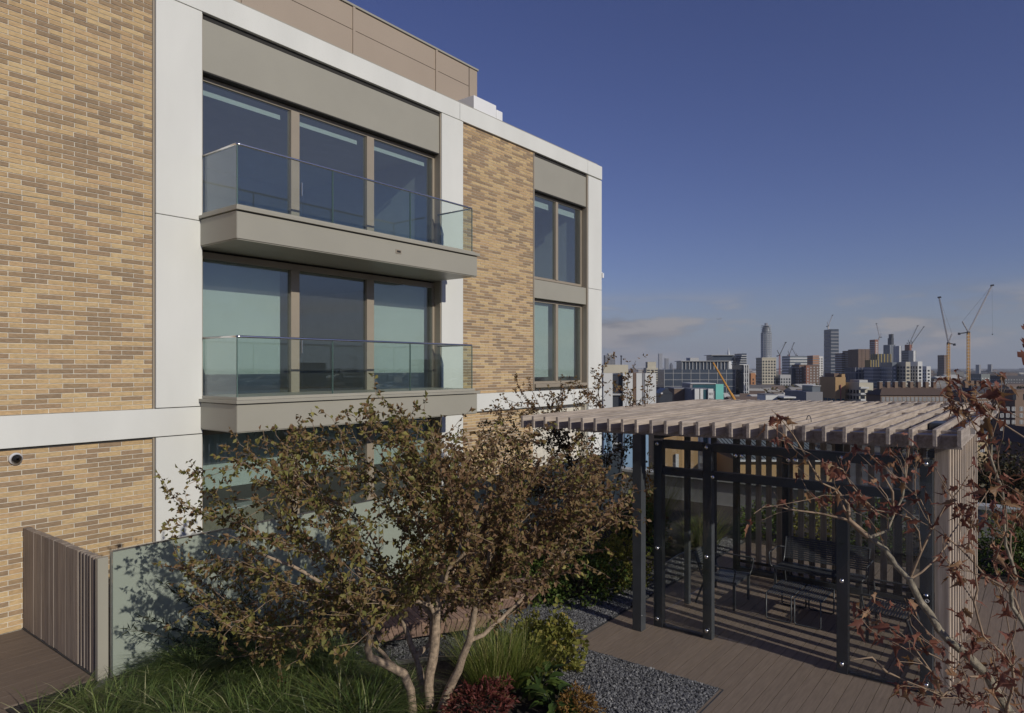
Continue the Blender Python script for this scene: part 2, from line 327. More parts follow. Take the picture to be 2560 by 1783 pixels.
# thin steel edging of the gravel, and its painted edge at the deck
e = MB()
for a_, b_ in zip(gpoly1[4:], gpoly1[5:] + gpoly1[:1]):
    d = Vector((b_[0] - a_[0], b_[1] - a_[1], 0)); n_ = Vector((-d.y, d.x, 0)).normalized() * 0.006
    e.hexa([(a_[0] - n_.x, a_[1] - n_.y, 0), (b_[0] - n_.x, b_[1] - n_.y, 0), (b_[0] + n_.x, b_[1] + n_.y, 0), (a_[0] + n_.x, a_[1] + n_.y, 0),
            (a_[0] - n_.x, a_[1] - n_.y, 0.05), (b_[0] - n_.x, b_[1] - n_.y, 0.05), (b_[0] + n_.x, b_[1] + n_.y, 0.05), (a_[0] + n_.x, a_[1] + n_.y, 0.05)])
e.build('steel_edging', 'steel', gravel)
# deck boards run along X
deck = struct(MB().prism([(2.4, -6), (14.7, -6), (14.7, 5.1), (7.8, 5.1), (7.8, 2.97), (2.4, 2.97)], -0.042, -0.022).build('deck', 'dark'))
cache = {}
def board(par, x0, x1, y, w, m, z1=0.004):
    key = (round(x1 - x0, 2), w, m)
    if key not in cache:
        me = MB().box(0, key[0], 0, w, -0.02, 0).mesh('deck_board'); me.materials.append(M[m]); cache[key] = me
    o = bpy.data.objects.new('deck_board', cache[key]); COL.objects.link(o); o.parent = par; o.location = (x0, y, z1)
    return o
PW = 0.148; y = 5.1 - PW; row = 0; GAP = 0.006
while y > -4.2:
    xs = 7.805 if y > 2.93 else 2.6
    cut = [xs]; x = xs + [1.9, 3.4, 2.6, 4.2][row % 4]
    while x < 14.2: cut.append(x); x += 4.2
    cut.append(14.7)
    for a_, b_ in zip(cut, cut[1:]): board(deck, a_ + 0.002, b_ - 0.002, y, PW - GAP, 'deck', 0.004 + random.uniform(-0.0008, 0.0008))
    y -= PW; row += 1
edge = MB(); edge.box(7.79, 14.7, 5.101, 5.112, -0.02, 0.007); edge.box(7.788, 7.80, 2.96, 5.112, -0.02, 0.0065); edge.box(2.4, 7.79, 2.955, 2.966, -0.02, 0.007)
edge.build('deck_edge_trim', 'anth', deck)
pathd = struct(MB().prism([(-6, 2.98), (2.3, 2.98), (2.5, 8.3), (3.42, 9.0), (3.42, FY - 0.01), (-6, FY - 0.01)], -0.042, -0.02).build('side_deck', 'dark'))
y = FY - 0.012 - PW; row = 0
while y > 4.0:
    x1 = 3.40 if y > 9.0 else (2.48 if y > 8.3 else 2.26)
    cut = [-3.0, x1] if row % 2 else [-3.0, 0.4 + (row % 3) * 0.5, x1]
    for a_, b_ in zip(cut, cut[1:]): board(pathd, a_ + 0.002, b_ - 0.002, y, PW - 0.004, 'deck2', 0.003 + random.uniform(-0.0006, 0.0006))
    y -= PW; row += 1
# ================================================================== THE APARTMENT BUILDING
B = thing('apartment_building', 'buff brick apartment building with white precast frame, glass balconies and set-back top storey', 'building', (0, FY, 0))
Bn = lambda y: y - FY          # world y to building-local y
ZB0, ZB1, ZC0, ZC1 = 2.62, 3.08, 9.96, 10.39      # white band, cornice
XL = -3.0; XE = 19.62
# the solid body behind
bd = MB(); bd.box(XL, 6.02, 0.06, 6, -0.05, 10.2); bd.box(12.06, 15.86, 0.06, 6, -0.05, 10.2); bd.box(18.76, XE - 0.02, 0.06, 6, -0.05, 10.2); bd.box(XL, XE - 0.02, 6, 12, -0.05, 10.2); bd.box(6.02, 18.76, 0.25, 6, 9.05, 10.2); bd.box(15.86, 18.76, 0.25, 6, -0.05, 3.2)
bd.build('building_core', 'mortar', B)
box('roof_slab', 'concrete', B, XL, XE - 0.05, 0.3, 12, 10.205, 10.3)
# brickwork
BL, BH, JT = 0.337, 0.0729, 0.0125
def brickwork(x0, x1, z0, z1, ident, name='brick_panel'):
    pan = box(name, 'mortar', B, x0, x1, 0.02, 0.058, z0, z1)
    n = round((z1 - z0) / 0.0729); BH = (z1 - z0) / n; soup = MB(); brickmesh = MB().box(0, BL - JT, 0, 0.05, 0, BH - JT).mesh('brick'); brickmesh.materials.append(M['brick']); offs = [0, 0.5, 0.03, 0.5, 0.0, 0.47]
    for r_ in range(n):
        z = z0 + r_ * BH + JT / 2; x = x0 - BL * offs[r_ % 6] + JT / 2 + random.uniform(-0.004, 0.004)
        while x < x1 - 0.03:
            a_, b_ = max(x, x0 + 0.004), min(x + BL - JT, x1 - 0.004)
            if b_ - a_ > 0.03:
                full = (b_ - a_) > BL - JT - 1e-4; yy = 0.011 + random.uniform(-0.0015, 0.0015)
                if full and ident(a_, z):
                    o = bpy.data.objects.new('brick', brickmesh); COL.objects.link(o); o.parent = pan; o.location = (a_, yy, z)
                else: soup.box(a_, b_, yy, yy + 0.05, z, z + BH - JT)
            x += BL
    s_ = soup.build('brickwork', 'brick', pan); s_['kind'] = 'stuff'
    return pan
brickwork(XL, 5.22, 0.0, ZB0 - 0.035, lambda x, z: x > 3.05 and z > 0.5)
brickwork(XL, 5.22, ZB1 + 0.004, 6.24, lambda x, z: 3.0 < x < 4.3 and z < 4.2)
brickwork(XL, 5.22, 6.248, ZC0 - 0.02, lambda x, z: False)
brickwork(12.84, 15.84, 0.0, ZB0 - 0.035, lambda x, z: False)
brickwork(12.84, 15.84, ZB1 + 0.004, ZC0 - 0.02, lambda x, z: False)
# edge trims beside brick
for x in (5.222, 12.805): box('edge_trim', 'frame', B, x, x + 0.03, -0.004, 0.05, 0.0, ZC0 - 0.01)
# white columns, each cast panel its own piece, 12 mm joints
def panels(name, x0, x1, zs, y0=-0.035, y1=0.06):
    for a_, b_ in zip(zs, zs[1:]): box(name, 'white', B, x0, x1, y0, y1, a_ + 0.006, b_ - 0.006, bevel=0.006)
panels('white_column_panel', 5.262, 6.045, [0.0, ZB0 - 0.01])
panels('white_column_panel', 5.262, 6.045, [ZB1 + 0.008, 6.31, ZC0])
panels('white_column_panel', 12.03, 12.80, [0.0, ZB0 - 0.01]); panels('white_column_panel', 12.03, 12.80, [ZB1 + 0.008, 6.31, ZC0])
panels('white_column_panel', 18.79, XE, [0.0, ZB0 - 0.01]); panels('white_column_panel', 18.79, XE, [ZB1 + 0.008, 6.31, ZC0 - 0.03])
for a_, b_ in ((XL, 2.2), (2.21, 6.045), (12.03, 16.6), (16.61, XE)): box('white_band_panel', 'white', B, a_, b_, -0.045, 0.055, ZB0, ZB1, bevel=0.006)
for a_, b_ in ((XL, 3.3), (3.312, 12.66), (12.672, 18.72), (18.732, XE)): box('cornice_panel', 'white', B, a_, b_, -0.05, 0.30, ZC0, ZC1, bevel=0.006)
box('cornice_cap', 'beige', B, XL, XE - 0.25, -0.02, 0.42, ZC1 + 0.001, ZC1 + 0.035)
box('side_wall', 'white', B, XE - 0.16, XE - 0.004, 0.062, 12, 0, ZC0 + 0.2)
# shadow gaps
box('shadow_gap', 'dark', B, XL, 6.0, 0.0, 0.05, ZB0 - 0.033, ZB0 - 0.002)
box('shadow_gap', 'dark', B, 12.84, 15.84, 0.0, 0.05, ZB0 - 0.033, ZB0 - 0.002)
# bays: spandrels and reveals
def reveal(x0, x1, z0, z1):
    box('reveal', 'frame', B, x1 - 0.02, x1 + 0.03, -0.005, 0.42, z0, z1); box('reveal', 'frame', B, x0 - 0.03, x0 + 0.02, 0.0, 0.42, z0, z1)
reveal(6.05, 12.02, 0.0, 9.94); reveal(15.875, 18.76, 3.1, 9.94)
box('spandrel', 'beige', B, 6.075, 11.995, 0.025, 0.2, 8.97, 9.86); box('shade_strip', 'dark', B, 6.075, 11.995, 0.03, 0.21, 8.945, 8.968); box('shade_strip', 'dark', B, 6.075, 11.995, 0.03, 0.2, 9.862, 9.958)  # dark boxes stand in for shade under the cornice and below the spandrel
box('spandrel', 'beige', B, 15.90, 18.735, 0.03, 0.2, 8.92, 9.86); box('shade_strip', 'dark', B, 15.90, 18.735, 0.035, 0.21, 8.885, 8.918); box('shade_strip', 'dark', B, 15.9, 18.735, 0.035, 0.2, 9.862, 9.958)  # right bay: shade above and below its spandrel is dark-coloured boxes too
box('spandrel', 'beige', B, 15.90, 18.735, 0.03, 0.26, 5.78, 6.31)
def window(x0, x1, z0, z1, muls, yw=0.22, blinds=(), headz=0.07, handle=None, sill=False):
    """one glazed opening: frame members, panes, blinds"""
    w = MB(); fr = 0.065
    edges = [x0] + [m_ for m_ in muls] + [x1]
    w.box(x0, x1, yw - 0.03, yw + 0.06, z1 - headz, z1); w.box(x0, x1, yw - 0.03, yw + 0.06, z0, z0 + 0.07)
    w.box(x0, x0 + fr, yw - 0.032, yw + 0.058, z0 + 0.07, z1 - headz); w.box(x1 - fr, x1, yw - 0.032, yw + 0.058, z0 + 0.07, z1 - headz)
    o = w.build('window', 'frame', B)
    spans = []; left = x0 + fr
    for (c, wd) in muls:
        box('mullion', 'frame', o, c - wd / 2, c + wd / 2, yw - 0.06, yw + 0.055, z0 + 0.07, z1 - headz); spans.append((left, c - wd / 2)); left = c + wd / 2
    spans.append((left, x1 - fr))
    for i, (a_, b_) in enumerate(spans):
        box('pane', 'glass', o, a_ + 0.002, b_ - 0.002, yw + 0.0, yw + 0.012, z0 + 0.072, z1 - headz - 0.002)
        if i < len(blinds) and blinds[i]:
            zt, zb = blinds[i]
            box('roller_blind', 'blind', o, a_ + 0.05, b_ - 0.12, yw + 0.14, yw + 0.145, zb, min(zt, z1 - 0.05)); box('blind_rail', 'blind', o, a_ + 0.05, b_ - 0.12, yw + 0.135, yw + 0.15, zb - 0.03, zb)
    if handle:
        box('door_handle', 'steel', o, handle[0], handle[0] + 0.02, yw - 0.10, yw - 0.065, handle[1], handle[1] + 0.26)
    if sill: box('sill', 'frame', o, x0 - 0.0, x1, -0.05, yw, z0 - 0.10, z0 - 0.002)
    return o
MU = [(8.05, 0.19), (9.97, 0.20)]
window(6.07, 12.0, 6.36, 8.93, MU, blinds=[(8.76, 8.70)] * 3, handle=(8.17, 7.2))
window(6.07, 12.0, 3.20, 5.82, MU, blinds=[(5.7, 3.3), None, (5.7, 3.3)], handle=(8.17, 4.05), headz=0.12)
window(6.07, 12.0, 0.05, 2.64, MU, blinds=[(2.6, 1.58), (2.6, 1.62), (2.6, 1.6)], headz=0.08)
window(15.90, 18.73, 6.36, 8.88, [(17.28, 0.13)], blinds=[(8.72, 8.58)] * 2, sill=False)
window(15.90, 18.73, 3.28, 5.76, [(17.28, 0.13)], blinds=[(5.7, 3.5)] * 2, sill=True)
box('window_head', 'beige', B, 6.075, 11.995, 0.27, 0.5, 8.935, 9.2)
box('floor_edge', 'dark', B, 6.075, 11.995, 0.3, 0.6, 5.825, 6.355); box('floor_edge', 'dark', B, 6.075, 11.995, 0.3, 0.6, 2.645, 3.195)
# rooms behind the glass
for (x0, x1, z0, z1) in ((6.02, 12.05, 6.30, 8.98), (6.02, 12.05, 3.15, 5.86), (6.02, 12.05, 0.0, 2.68), (15.86, 18.76, 6.30, 8.98), (15.86, 18.76, 3.2, 5.86)):
    r_ = MB(); r_.box(x0, x1, 5.6, 5.7, z0, z1); r_.box(x0 - 0.002, x0 + 0.02, 0.45, 5.6, z0, z1); r_.box(x1 - 0.02, x1 + 0.002, 0.45, 5.6, z0, z1); r_.box(x0, x1, 0.45, 5.6, z1 - 0.03, z1 + 0.03)
    r_.build('room_walls', 'room', B); box('room_floor', 'roomfloor', B, x0, x1, 0.45, 5.6, z0, z0 + 0.05)
# balconies
def balcony(z0):
    """fascia box with ledge, glass balustrade on three sides and handrail; z0 = underside"""
    x0, x1, yo = 6.01, 11.99, Bn(10.40)
    zt = z0 + 0.47
    b = MB(); b.box(x0, x1, yo, 0.0, z0 + 0.02, zt); o = b.build('balcony', 'beige', B, bevel=0.004)
    box('soffit', 'beige', o, x0 + 0.02, x1 - 0.02, yo + 0.02, 0.28, z0 + 0.003, z0 + 0.019)
    l = MB(); l.box(x0 - 0.03, x1 + 0.045, yo - 0.055, 0.0, zt + 0.012, zt + 0.066); l.build('ledge', 'beige', o, bevel=0.004)
    l2 = MB(); l2.box(x0 + 0.03, x1 - 0.03, yo + 0.04, 0.2, zt + 0.067, zt + 0.118); l2.build('upper_ledge', 'beige', o, bevel=0.004)
    g0 = zt + 0.119; g1 = z0 + 1.57; gy = yo + 0.085
    gx = [x0 + 0.06, 7.985, 9.96, x1 - 0.07]
    for a_, c_ in zip(gx, gx[1:]): box('glass_panel', 'balglass', o, a_ + 0.012, c_ - 0.012, gy, gy + 0.016, g0, g1)
    for xx in (x0 + 0.06, x1 - 0.086): box('glass_panel', 'balglass', o, xx, xx + 0.016, gy + 0.03, -0.01, g0, g1)
    for xx, e0, e1 in [(v, -0.011, -0.005) for v in gx[1:-1]] + [(v, 0.005, 0.011) for v in gx[1:-1]] + [(gx[0], -0.004, 0.010), (gx[3], -0.010, 0.006)]:
        box('glass_edge', 'gedge', o, xx + e0, xx + e1, gy - 0.001, gy + 0.017, g0, g1)
    MB().tube([(gx[0], 0.0, g1 + 0.021), (gx[0], gy + 0.05, g1 + 0.021), (gx[0] + 0.012, gy + 0.012, g1 + 0.021), (gx[0] + 0.05, gy + 0.006, g1 + 0.021), (gx[3] - 0.05, gy + 0.006, g1 + 0.021), (gx[3] - 0.012, gy + 0.012, g1 + 0.021), (gx[3], gy + 0.05, g1 + 0.021), (gx[3], 0.0, g1 + 0.021)], 0.021, 12).build('handrail', 'chrome', o, smooth=True)
    ft = MB(); ft.box(x0 + 0.004, x0 + 0.008, yo - 0.001, yo + 0.0005, z0 + 0.02, zt); ft.build('corner_joint', 'dark', o)
    return o
bu = balcony(5.86); bl = balcony(2.685)
sp = MB(); sp.box(9.47, 9.62, Bn(10.40) - 0.012, Bn(10.40) - 0.001, 6.085, 6.165); so_ = sp.build('drain_spout', 'frame', bu); box('spout_opening', 'dark', so_, 9.495, 9.595, Bn(10.40) - 0.016, Bn(10.40) - 0.011, 6.105, 6.145)
# set-back top storey
PYW = 13.1; py = Bn(PYW); ZT = 12.42
box('penthouse_core', 'dark', B, -2.0, 15.05, py + 0.02, py + 8, 10.3, ZT - 0.05)
xs = [-0.9, 1.95, 4.83, 7.71, 10.59, 13.41, 14.75]
for a_, b_ in zip(xs, xs[1:]):
    for z0, z1 in ((10.31, 11.86), (11.875, ZT)): box('metal_panel', 'pent', B, a_ + 0.012, b_ - 0.012, py, py + 0.019, z0, z1)
for xx in xs[1:-1]: box('cover_strip', 'pent', B, xx - 0.045, xx + 0.03, py - 0.03, py - 0.001, 10.31, ZT)
box('corner_panel', 'pent', B, 14.765, 15.1, py - 0.004, py + 7.8, 10.31, ZT)
box('parapet_cap', 'beige', B, -0.9, 15.13, py - 0.04, py + 0.3, ZT + 0.002, ZT + 0.05)
# roof unit
ru = thing('roof_unit', 'white boxy roof plant unit beside the set-back top storey', 'roof unit', (14.5, 12.35, 10.31))
box('casing', 'whitep', ru, -0.62, 0.33, -0.2, 0.5, 0.08, 0.80, bevel=0.01); box('casing', 'whitep', ru, 0.345, 0.62, -0.2, 0.5, 0.08, 0.70, bevel=0.02); box('stand', 'steel', ru, -0.5, 0.5, -0.1, 0.4, 0.0, 0.08)
# dome camera
p = PY(39, 1147, FY - 0.005); dc = thing('dome_camera', 'small white dome security camera on the brick wall', 'security camera', (p.x, FY + 0.005, p.z))
def lathe(name, prof, m, parent, n=20):
    b = MB()
    for i, (r_, y_) in enumerate(prof):
        for k in range(n): t = 2 * math.pi * k / n; b.v.append((r_ * math.cos(t), y_, r_ * math.sin(t)))
    for i in range(len(prof) - 1):
        for k in range(n): k2 = (k + 1) % n; b.f.append((i * n + k, (i + 1) * n + k, (i + 1) * n + k2, i * n + k2))
    b.f.append(tuple(range((len(prof) - 1) * n, len(prof) * n))); return b.build(name, m, parent, smooth=True)
lathe('housing', [(0.085, 0.0), (0.088, -0.02), (0.08, -0.045), (0.062, -0.058)], 'whitep', dc); lathe('dome', [(0.056, -0.059), (0.054, -0.075), (0.04, -0.095), (0.015, -0.105)], 'black', dc)
# kitchen worktop inside the lowest room
kc = thing('kitchen_counter', 'pale kitchen worktop on wood-fronted units behind the lowest window', 'counter', (7.4, 13.0, 0.05))
box('cabinet', flat('cabinet front', (0.30, 0.24, 0.17), 0.6), kc, -0.85, 0.75, 0.0, 0.6, 0.0, 0.84); box('worktop', 'whitep', kc, -0.9, 0.8, -0.03, 0.63, 0.842, 0.88)
# ================================================================== gate, frosted screen, tap
gt = thing('slatted_gate', 'weathered grey timber slat gate between the brick wall and the frosted screen', 'gate', (3.45, 8.95, 0))
y = FY - 0.02 - 8.95; i = 0; gm = {}
L = [(0.14, 0.004)] * 5 + [(0.14, 0.022)] + [(0.14, 0.004)] * 4 + [(0.14, 0.022)] + [(0.12, 0.004)] * 2 + [(0.12, 0.05)] + [(0.045, 0.05)] * 6
for w_, g_ in L:
    y -= w_; x0 = random.uniform(-0.006, 0.006)
    if w_ > 0.03: box('slat', 'gateslat', gt, -0.045 + x0, 0.045 + x0, y, y + w_, 0.03, 1.46 + random.uniform(-0.004, 0.004), bevel=0.004)
    y -= g_
box('end_post', 'beige', gt, -0.06, 0.06, 0.0, 0.075, 0.0, 1.47, bevel=0.004); box('bottom_rail', 'anth', gt, -0.055, -0.047, 0.08, FY - 8.97, 0.01, 0.028); 
box('mid_rail', 'gateslat', gt, 0.058, 0.09, 0.08, FY - 8.97, 0.3, 0.4); box('mid_rail', 'gateslat', gt, 0.058, 0.09, 0.08, FY - 8.97, 1.1, 1.2)
fs = thing('frosted_screen', 'frosted green glass privacy screen running beside the gate', 'glass screen', (3.53, 8.90, 0))
xs = [0, 2.1, 4.2, 6.3, 8.4, 10.5, 12.6]
for a_, b_ in zip(xs, xs[1:]): box('frosted_panel', 'frost', fs, a_ + 0.01, b_ - 0.01, 0, 0.02, 0.02, 1.53); box('top_rail', 'steel', fs, a_ + 0.004, b_ - 0.004, -0.006, 0.026, 1.531, 1.55)
for a_ in xs: box('clamp_post', 'steel', fs, a_ - 0.008, a_ + 0.008, 0.022, 0.05, 0.0, 1.53)
# ================================================================== THE PERGOLA SHELTER
def rz_(Y): return 3.00 + (6.53 - Y) * 0.0172          # rafter top, falls towards the building
PG = thing('pergola', 'timber rafter pergola on dark steel posts with glass walls and slatted sides', 'pergola', (9.16, 2.7, 0))
def pbox(name, m, x0, x1, y0, y1, z0, z1, par=PG, bevel=0): return box(name, m, par, x0 - 9.16, x1 - 9.16, y0 - 2.7, y1 - 2.7, z0, z1, bevel=bevel)
NR = 27; YR = [6.53 - i * (6.53 - 0.72) / (NR - 1) for i in range(NR)]
rm = MB().box(0, 7.25, -0.021, 0.021, -0.185, 0).mesh('rafter'); rm.materials.append(M['rafter'])
for y in YR:
    o = bpy.data.objects.new('rafter', rm); COL.objects.link(o); o.parent = PG; o.location = (8.6 - 9.16 + random.uniform(-0.008, 0.008), y - 2.7, rz_(y)); o.rotation_euler = (random.uniform(-0.012, 0.012), 0, random.uniform(-0.0012, 0.0012))
    md = o.modifiers.new('bevel', 'BEVEL'); md.width = 0.004; md.segments = 1
def beam(name, x0, x1, ya, yb, dz0, dz1, m='rafter'):
    b = MB(); za, zb = rz_(ya), rz_(yb)
    b.hexa([(x0, ya, za + dz0), (x1, ya, za + dz0), (x1, yb, zb + dz0), (x0, yb, zb + dz0), (x0, ya, za + dz1), (x1, ya, za + dz1), (x1, yb, zb + dz1), (x0, yb, zb + dz1)])
    for i, v in enumerate(b.v): b.v[i] = (v[0] - 9.16, v[1] - 2.7, v[2])
    return b.build(name, m, PG)
beam('cross_beam', 8.96, 9.06, 0.72, 5.75, -0.24, -0.04)
beam('cross_beam', 12.45, 12.55, 0.72, 5.75, -0.24, -0.04)
beam('cross_beam', 15.3, 15.4, 0.72, 5.75, -0.24, -0.04)
# short trimmer blocks at the far end of the roof
for i in range(NR - 1):
    y = (YR[i] + YR[i + 1]) / 2
    pbox('trimmer_block', 'rafter', 15.42, 15.8, y - 0.04, y + 0.04, rz_(y) - 0.12, rz_(y) - 0.005)
# glazing bars between the last rafters, a heater unit and cleats on the outer rafter
for i in range(19, NR - 1):
    for x in (8.82, 10.0, 11.2, 12.3, 13.4):
        if x > 9 and i < 22: continue
        b = MB().tube([(x - 9.16, YR[i] - 2.7 - 0.023, rz_(YR[i]) - 0.075), (x - 9.16, YR[i + 1] - 2.7 + 0.023, rz_(YR[i + 1]) - 0.07)], 0.012, 6); b.build('glazing_bar', 'steel', PG)
pbox('canopy_sheet', 'sheet', 9.1, 12.4, YR[26] + 0.03, YR[22] - 0.03, 2.87, 2.878)
pbox('heater_unit', 'anth', 9.75, 10.25, YR[25] + 0.035, YR[24] - 0.035, rz_(1.2) - 0.16, rz_(1.2) - 0.005, bevel=0.02)
for k in range(10): pbox('louvre', 'slat', 10.4 + k * 0.24, 10.45 + k * 0.24, YR[25] + 0.03, YR[24] - 0.03, rz_(1.2) - 0.1, rz_(1.2) - 0.06)
for x in (9.7, 11.25, 12.7, 14.2): pbox('bolt_cleat', 'steel', x - 0.03, x + 0.03, 0.655, 0.695, 2.98, 3.05)
hk = PX(2022, 1040, 9.6); MB().tube([(hk.x - 9.16 + 0.0, hk.y - 2.7 - 0.03 * math.cos(math.pi * k / 8), 3.04 + 0.085 * math.sin(math.pi * k / 8)) for k in range(9)], 0.006, 5).build('hook', 'anth', PG)
# posts
def post(x, y, w, z1, d=None): return pbox('post', 'anth', x - w / 2, x + w / 2, y - (d or w) / 2, y + (d or w) / 2, 0.005, z1, bevel=0.004)
post(8.85, 4.60, 0.14, 2.80); XF = 9.16; XB = 12.5
for y in (4.43, 3.69, 1.97, 1.08): post(XF, y, 0.11, 2.70, 0.13)
for y in (4.5, 3.62, 2.75, 1.87, 1.02): post(XB, y, 0.11, 2.70, 0.1)
for x in (10.3, 11.4): post(x, 4.5, 0.08, 2.70)
for x0, x1, z0, z1 in ((XF - 0.05, XF + 0.05, 2.60, 2.72), (XF - 0.05, XF + 0.05, 2.22, 2.33)): pbox('frame_beam', 'anth', x0, x1, 1.15, 3.62, z0, z1); pbox('frame_beam', 'anth', x0, x1, 3.76, 4.36, z0, z1)
pbox('frame_beam', 'anth', XB - 0.05, XB + 0.05, 1.07, 4.45, 2.705, 2.78); pbox('frame_beam', 'anth', XF + 0.06, XB - 0.06, 4.45, 4.55, 2.72, 2.80); pbox('frame_beam', 'anth', XF + 0.06, XB - 0.06, 1.0, 1.08, 2.72, 2.80)
pbox('plinth', 'anth', XB - 0.09, XB + 0.02, 1.08, 4.44, 0.008, 0.11); pbox('plinth', 'anth', XF - 0.02, XF + 0.02, 1.15, 1.9, 0.008, 0.05); pbox('plinth', 'anth', XF - 0.02, XF + 0.02, 3.76, 4.36, 0.008, 0.05)
# glass
pbox('glass_panel', 'sheet', XF - 0.075, XF - 0.063, 3.62, 4.50, 0.06, 2.70)
pbox('glass_panel', 'sheet', XF - 0.075, XF - 0.063, 1.02, 2.02, 0.06, 2.70)
pbox('glass_panel', 'sheet', XF - 0.075, XF - 0.063, 2.03, 3.60, 2.2, 2.70)
pbox('glass_door', 'sheet', XF + 0.07, XF + 0.082, 3.02, 3.60, 0.03, 2.2)
pbox('glass_panel', 'sheet', XF + 0.06, 10.25, 4.56, 4.572, 0.06, 2.68); pbox('glass_panel', 'sheet', 10.35, 11.35, 4.56, 4.572, 0.06, 2.68)
for a_, b_ in ((1.05, 1.87), (1.88, 2.74), (2.76, 3.61), (3.63, 4.49)): pbox('glass_panel', 'sheet', XB - 0.075, XB - 0.063, a_, b_, 0.12, 2.70)
def fitting(x, y, z):
    MB().ball((x - 9.16, y - 2.7, z), 0.027, 10, 7, (0.6, 1, 1)).build('glass_fitting', 'chrome', PG, smooth=True)
for y in (4.43, 3.69, 1.97, 1.08):
    for z in (0.13, 1.15, 2.66): fitting(XF - 0.085, y, z)
for y in (2.6, 2.52, 3.2, 3.28): fitting(XF - 0.085, y, 2.58)
fitting(XF - 0.085, 3.6, 2.26)
# slats at the back and on the sunny side
sm = MB().box(-0.02, 0.02, -0.047, 0.047, 0.02, 2.72).mesh('slat'); sm.materials.append(M['slat'])
y = 4.34; pbox('slat_rail', 'anth', XB + 0.1, XB + 0.14, 1.0, 4.5, 2.55, 2.62); pbox('slat_rail', 'anth', XB + 0.1, XB + 0.14, 1.0, 4.5, 0.15, 0.2)
while y > 1.1:
    o = bpy.data.objects.new('slat', sm); COL.objects.link(o); o.parent = PG; o.location = (XB + 0.17 - 9.16, y - 2.7, 0); y -= 0.186
pbox('end_board', 'slat', 9.17, 9.215, 0.865, 1.005, 0.02, 2.86)
sm2 = MB().box(-0.062, 0.062, -0.02, 0.02, 0.02, 2.90).mesh('slat'); sm2.materials.append(M['slat'])
x = 9.34
while x < 13.35:
    o = bpy.data.objects.new('slat', sm2); COL.objects.link(o); o.parent = PG; o.location = (x - 9.16, 0.885 - 2.7, 0); x += 0.30
pbox('slat_rail', 'slat', 9.22, 13.3, 0.907, 0.94, 2.6, 2.7); pbox('slat_rail', 'slat', 9.22, 13.3, 0.907, 0.94, 0.2, 0.3); pbox('post', 'anth', 13.2, 13.3, 0.945, 1.03, 0.005, 2.72)
# sign fixed to the glass
sg = thing('no_smoking_sign', 'small black sign with white no smoking lettering on the glass by the corner post', 'sign', (9.06, 1.06, 1.05))
box('plate', 'black', sg, -0.004, 0.004, -0.02, 0.17, 0.0, 0.105)
def text(name, s, size, loc, rot, m, par):
    cu = bpy.data.curves.new(name, 'FONT'); cu.body = s; cu.size = size; cu.extrude = 0.0006
    o = bpy.data.objects.new(name, cu); COL.objects.link(o); dg = bpy.context.evaluated_depsgraph_get(); me = bpy.data.meshes.new_from_object(o.evaluated_get(dg)); bpy.data.objects.remove(o)
    me.materials.clear(); me.materials.append(M[m]); o = bpy.data.objects.new(name, me); COL.objects.link(o); o.parent = par; o.location = loc; o.rotation_euler = rot; return o
text('lettering', 'NO SMOKING', 0.021, (-0.0055, 0.16, 0.045), (R(90), 0, R(-90)), 'whitep', sg)
MB().tube([(-0.0055, 0.005 + 0.018 * math.cos(t * math.pi / 8), 0.052 + 0.018 * math.sin(t * math.pi / 8)) for t in range(17)], 0.0022, 4).build('ring_symbol', 'whitep', sg)
MB().tube([(-0.0055, -0.007, 0.064), (-0.0055, 0.017, 0.040)], 0.002, 4).build('bar_symbol', 'whitep', sg)
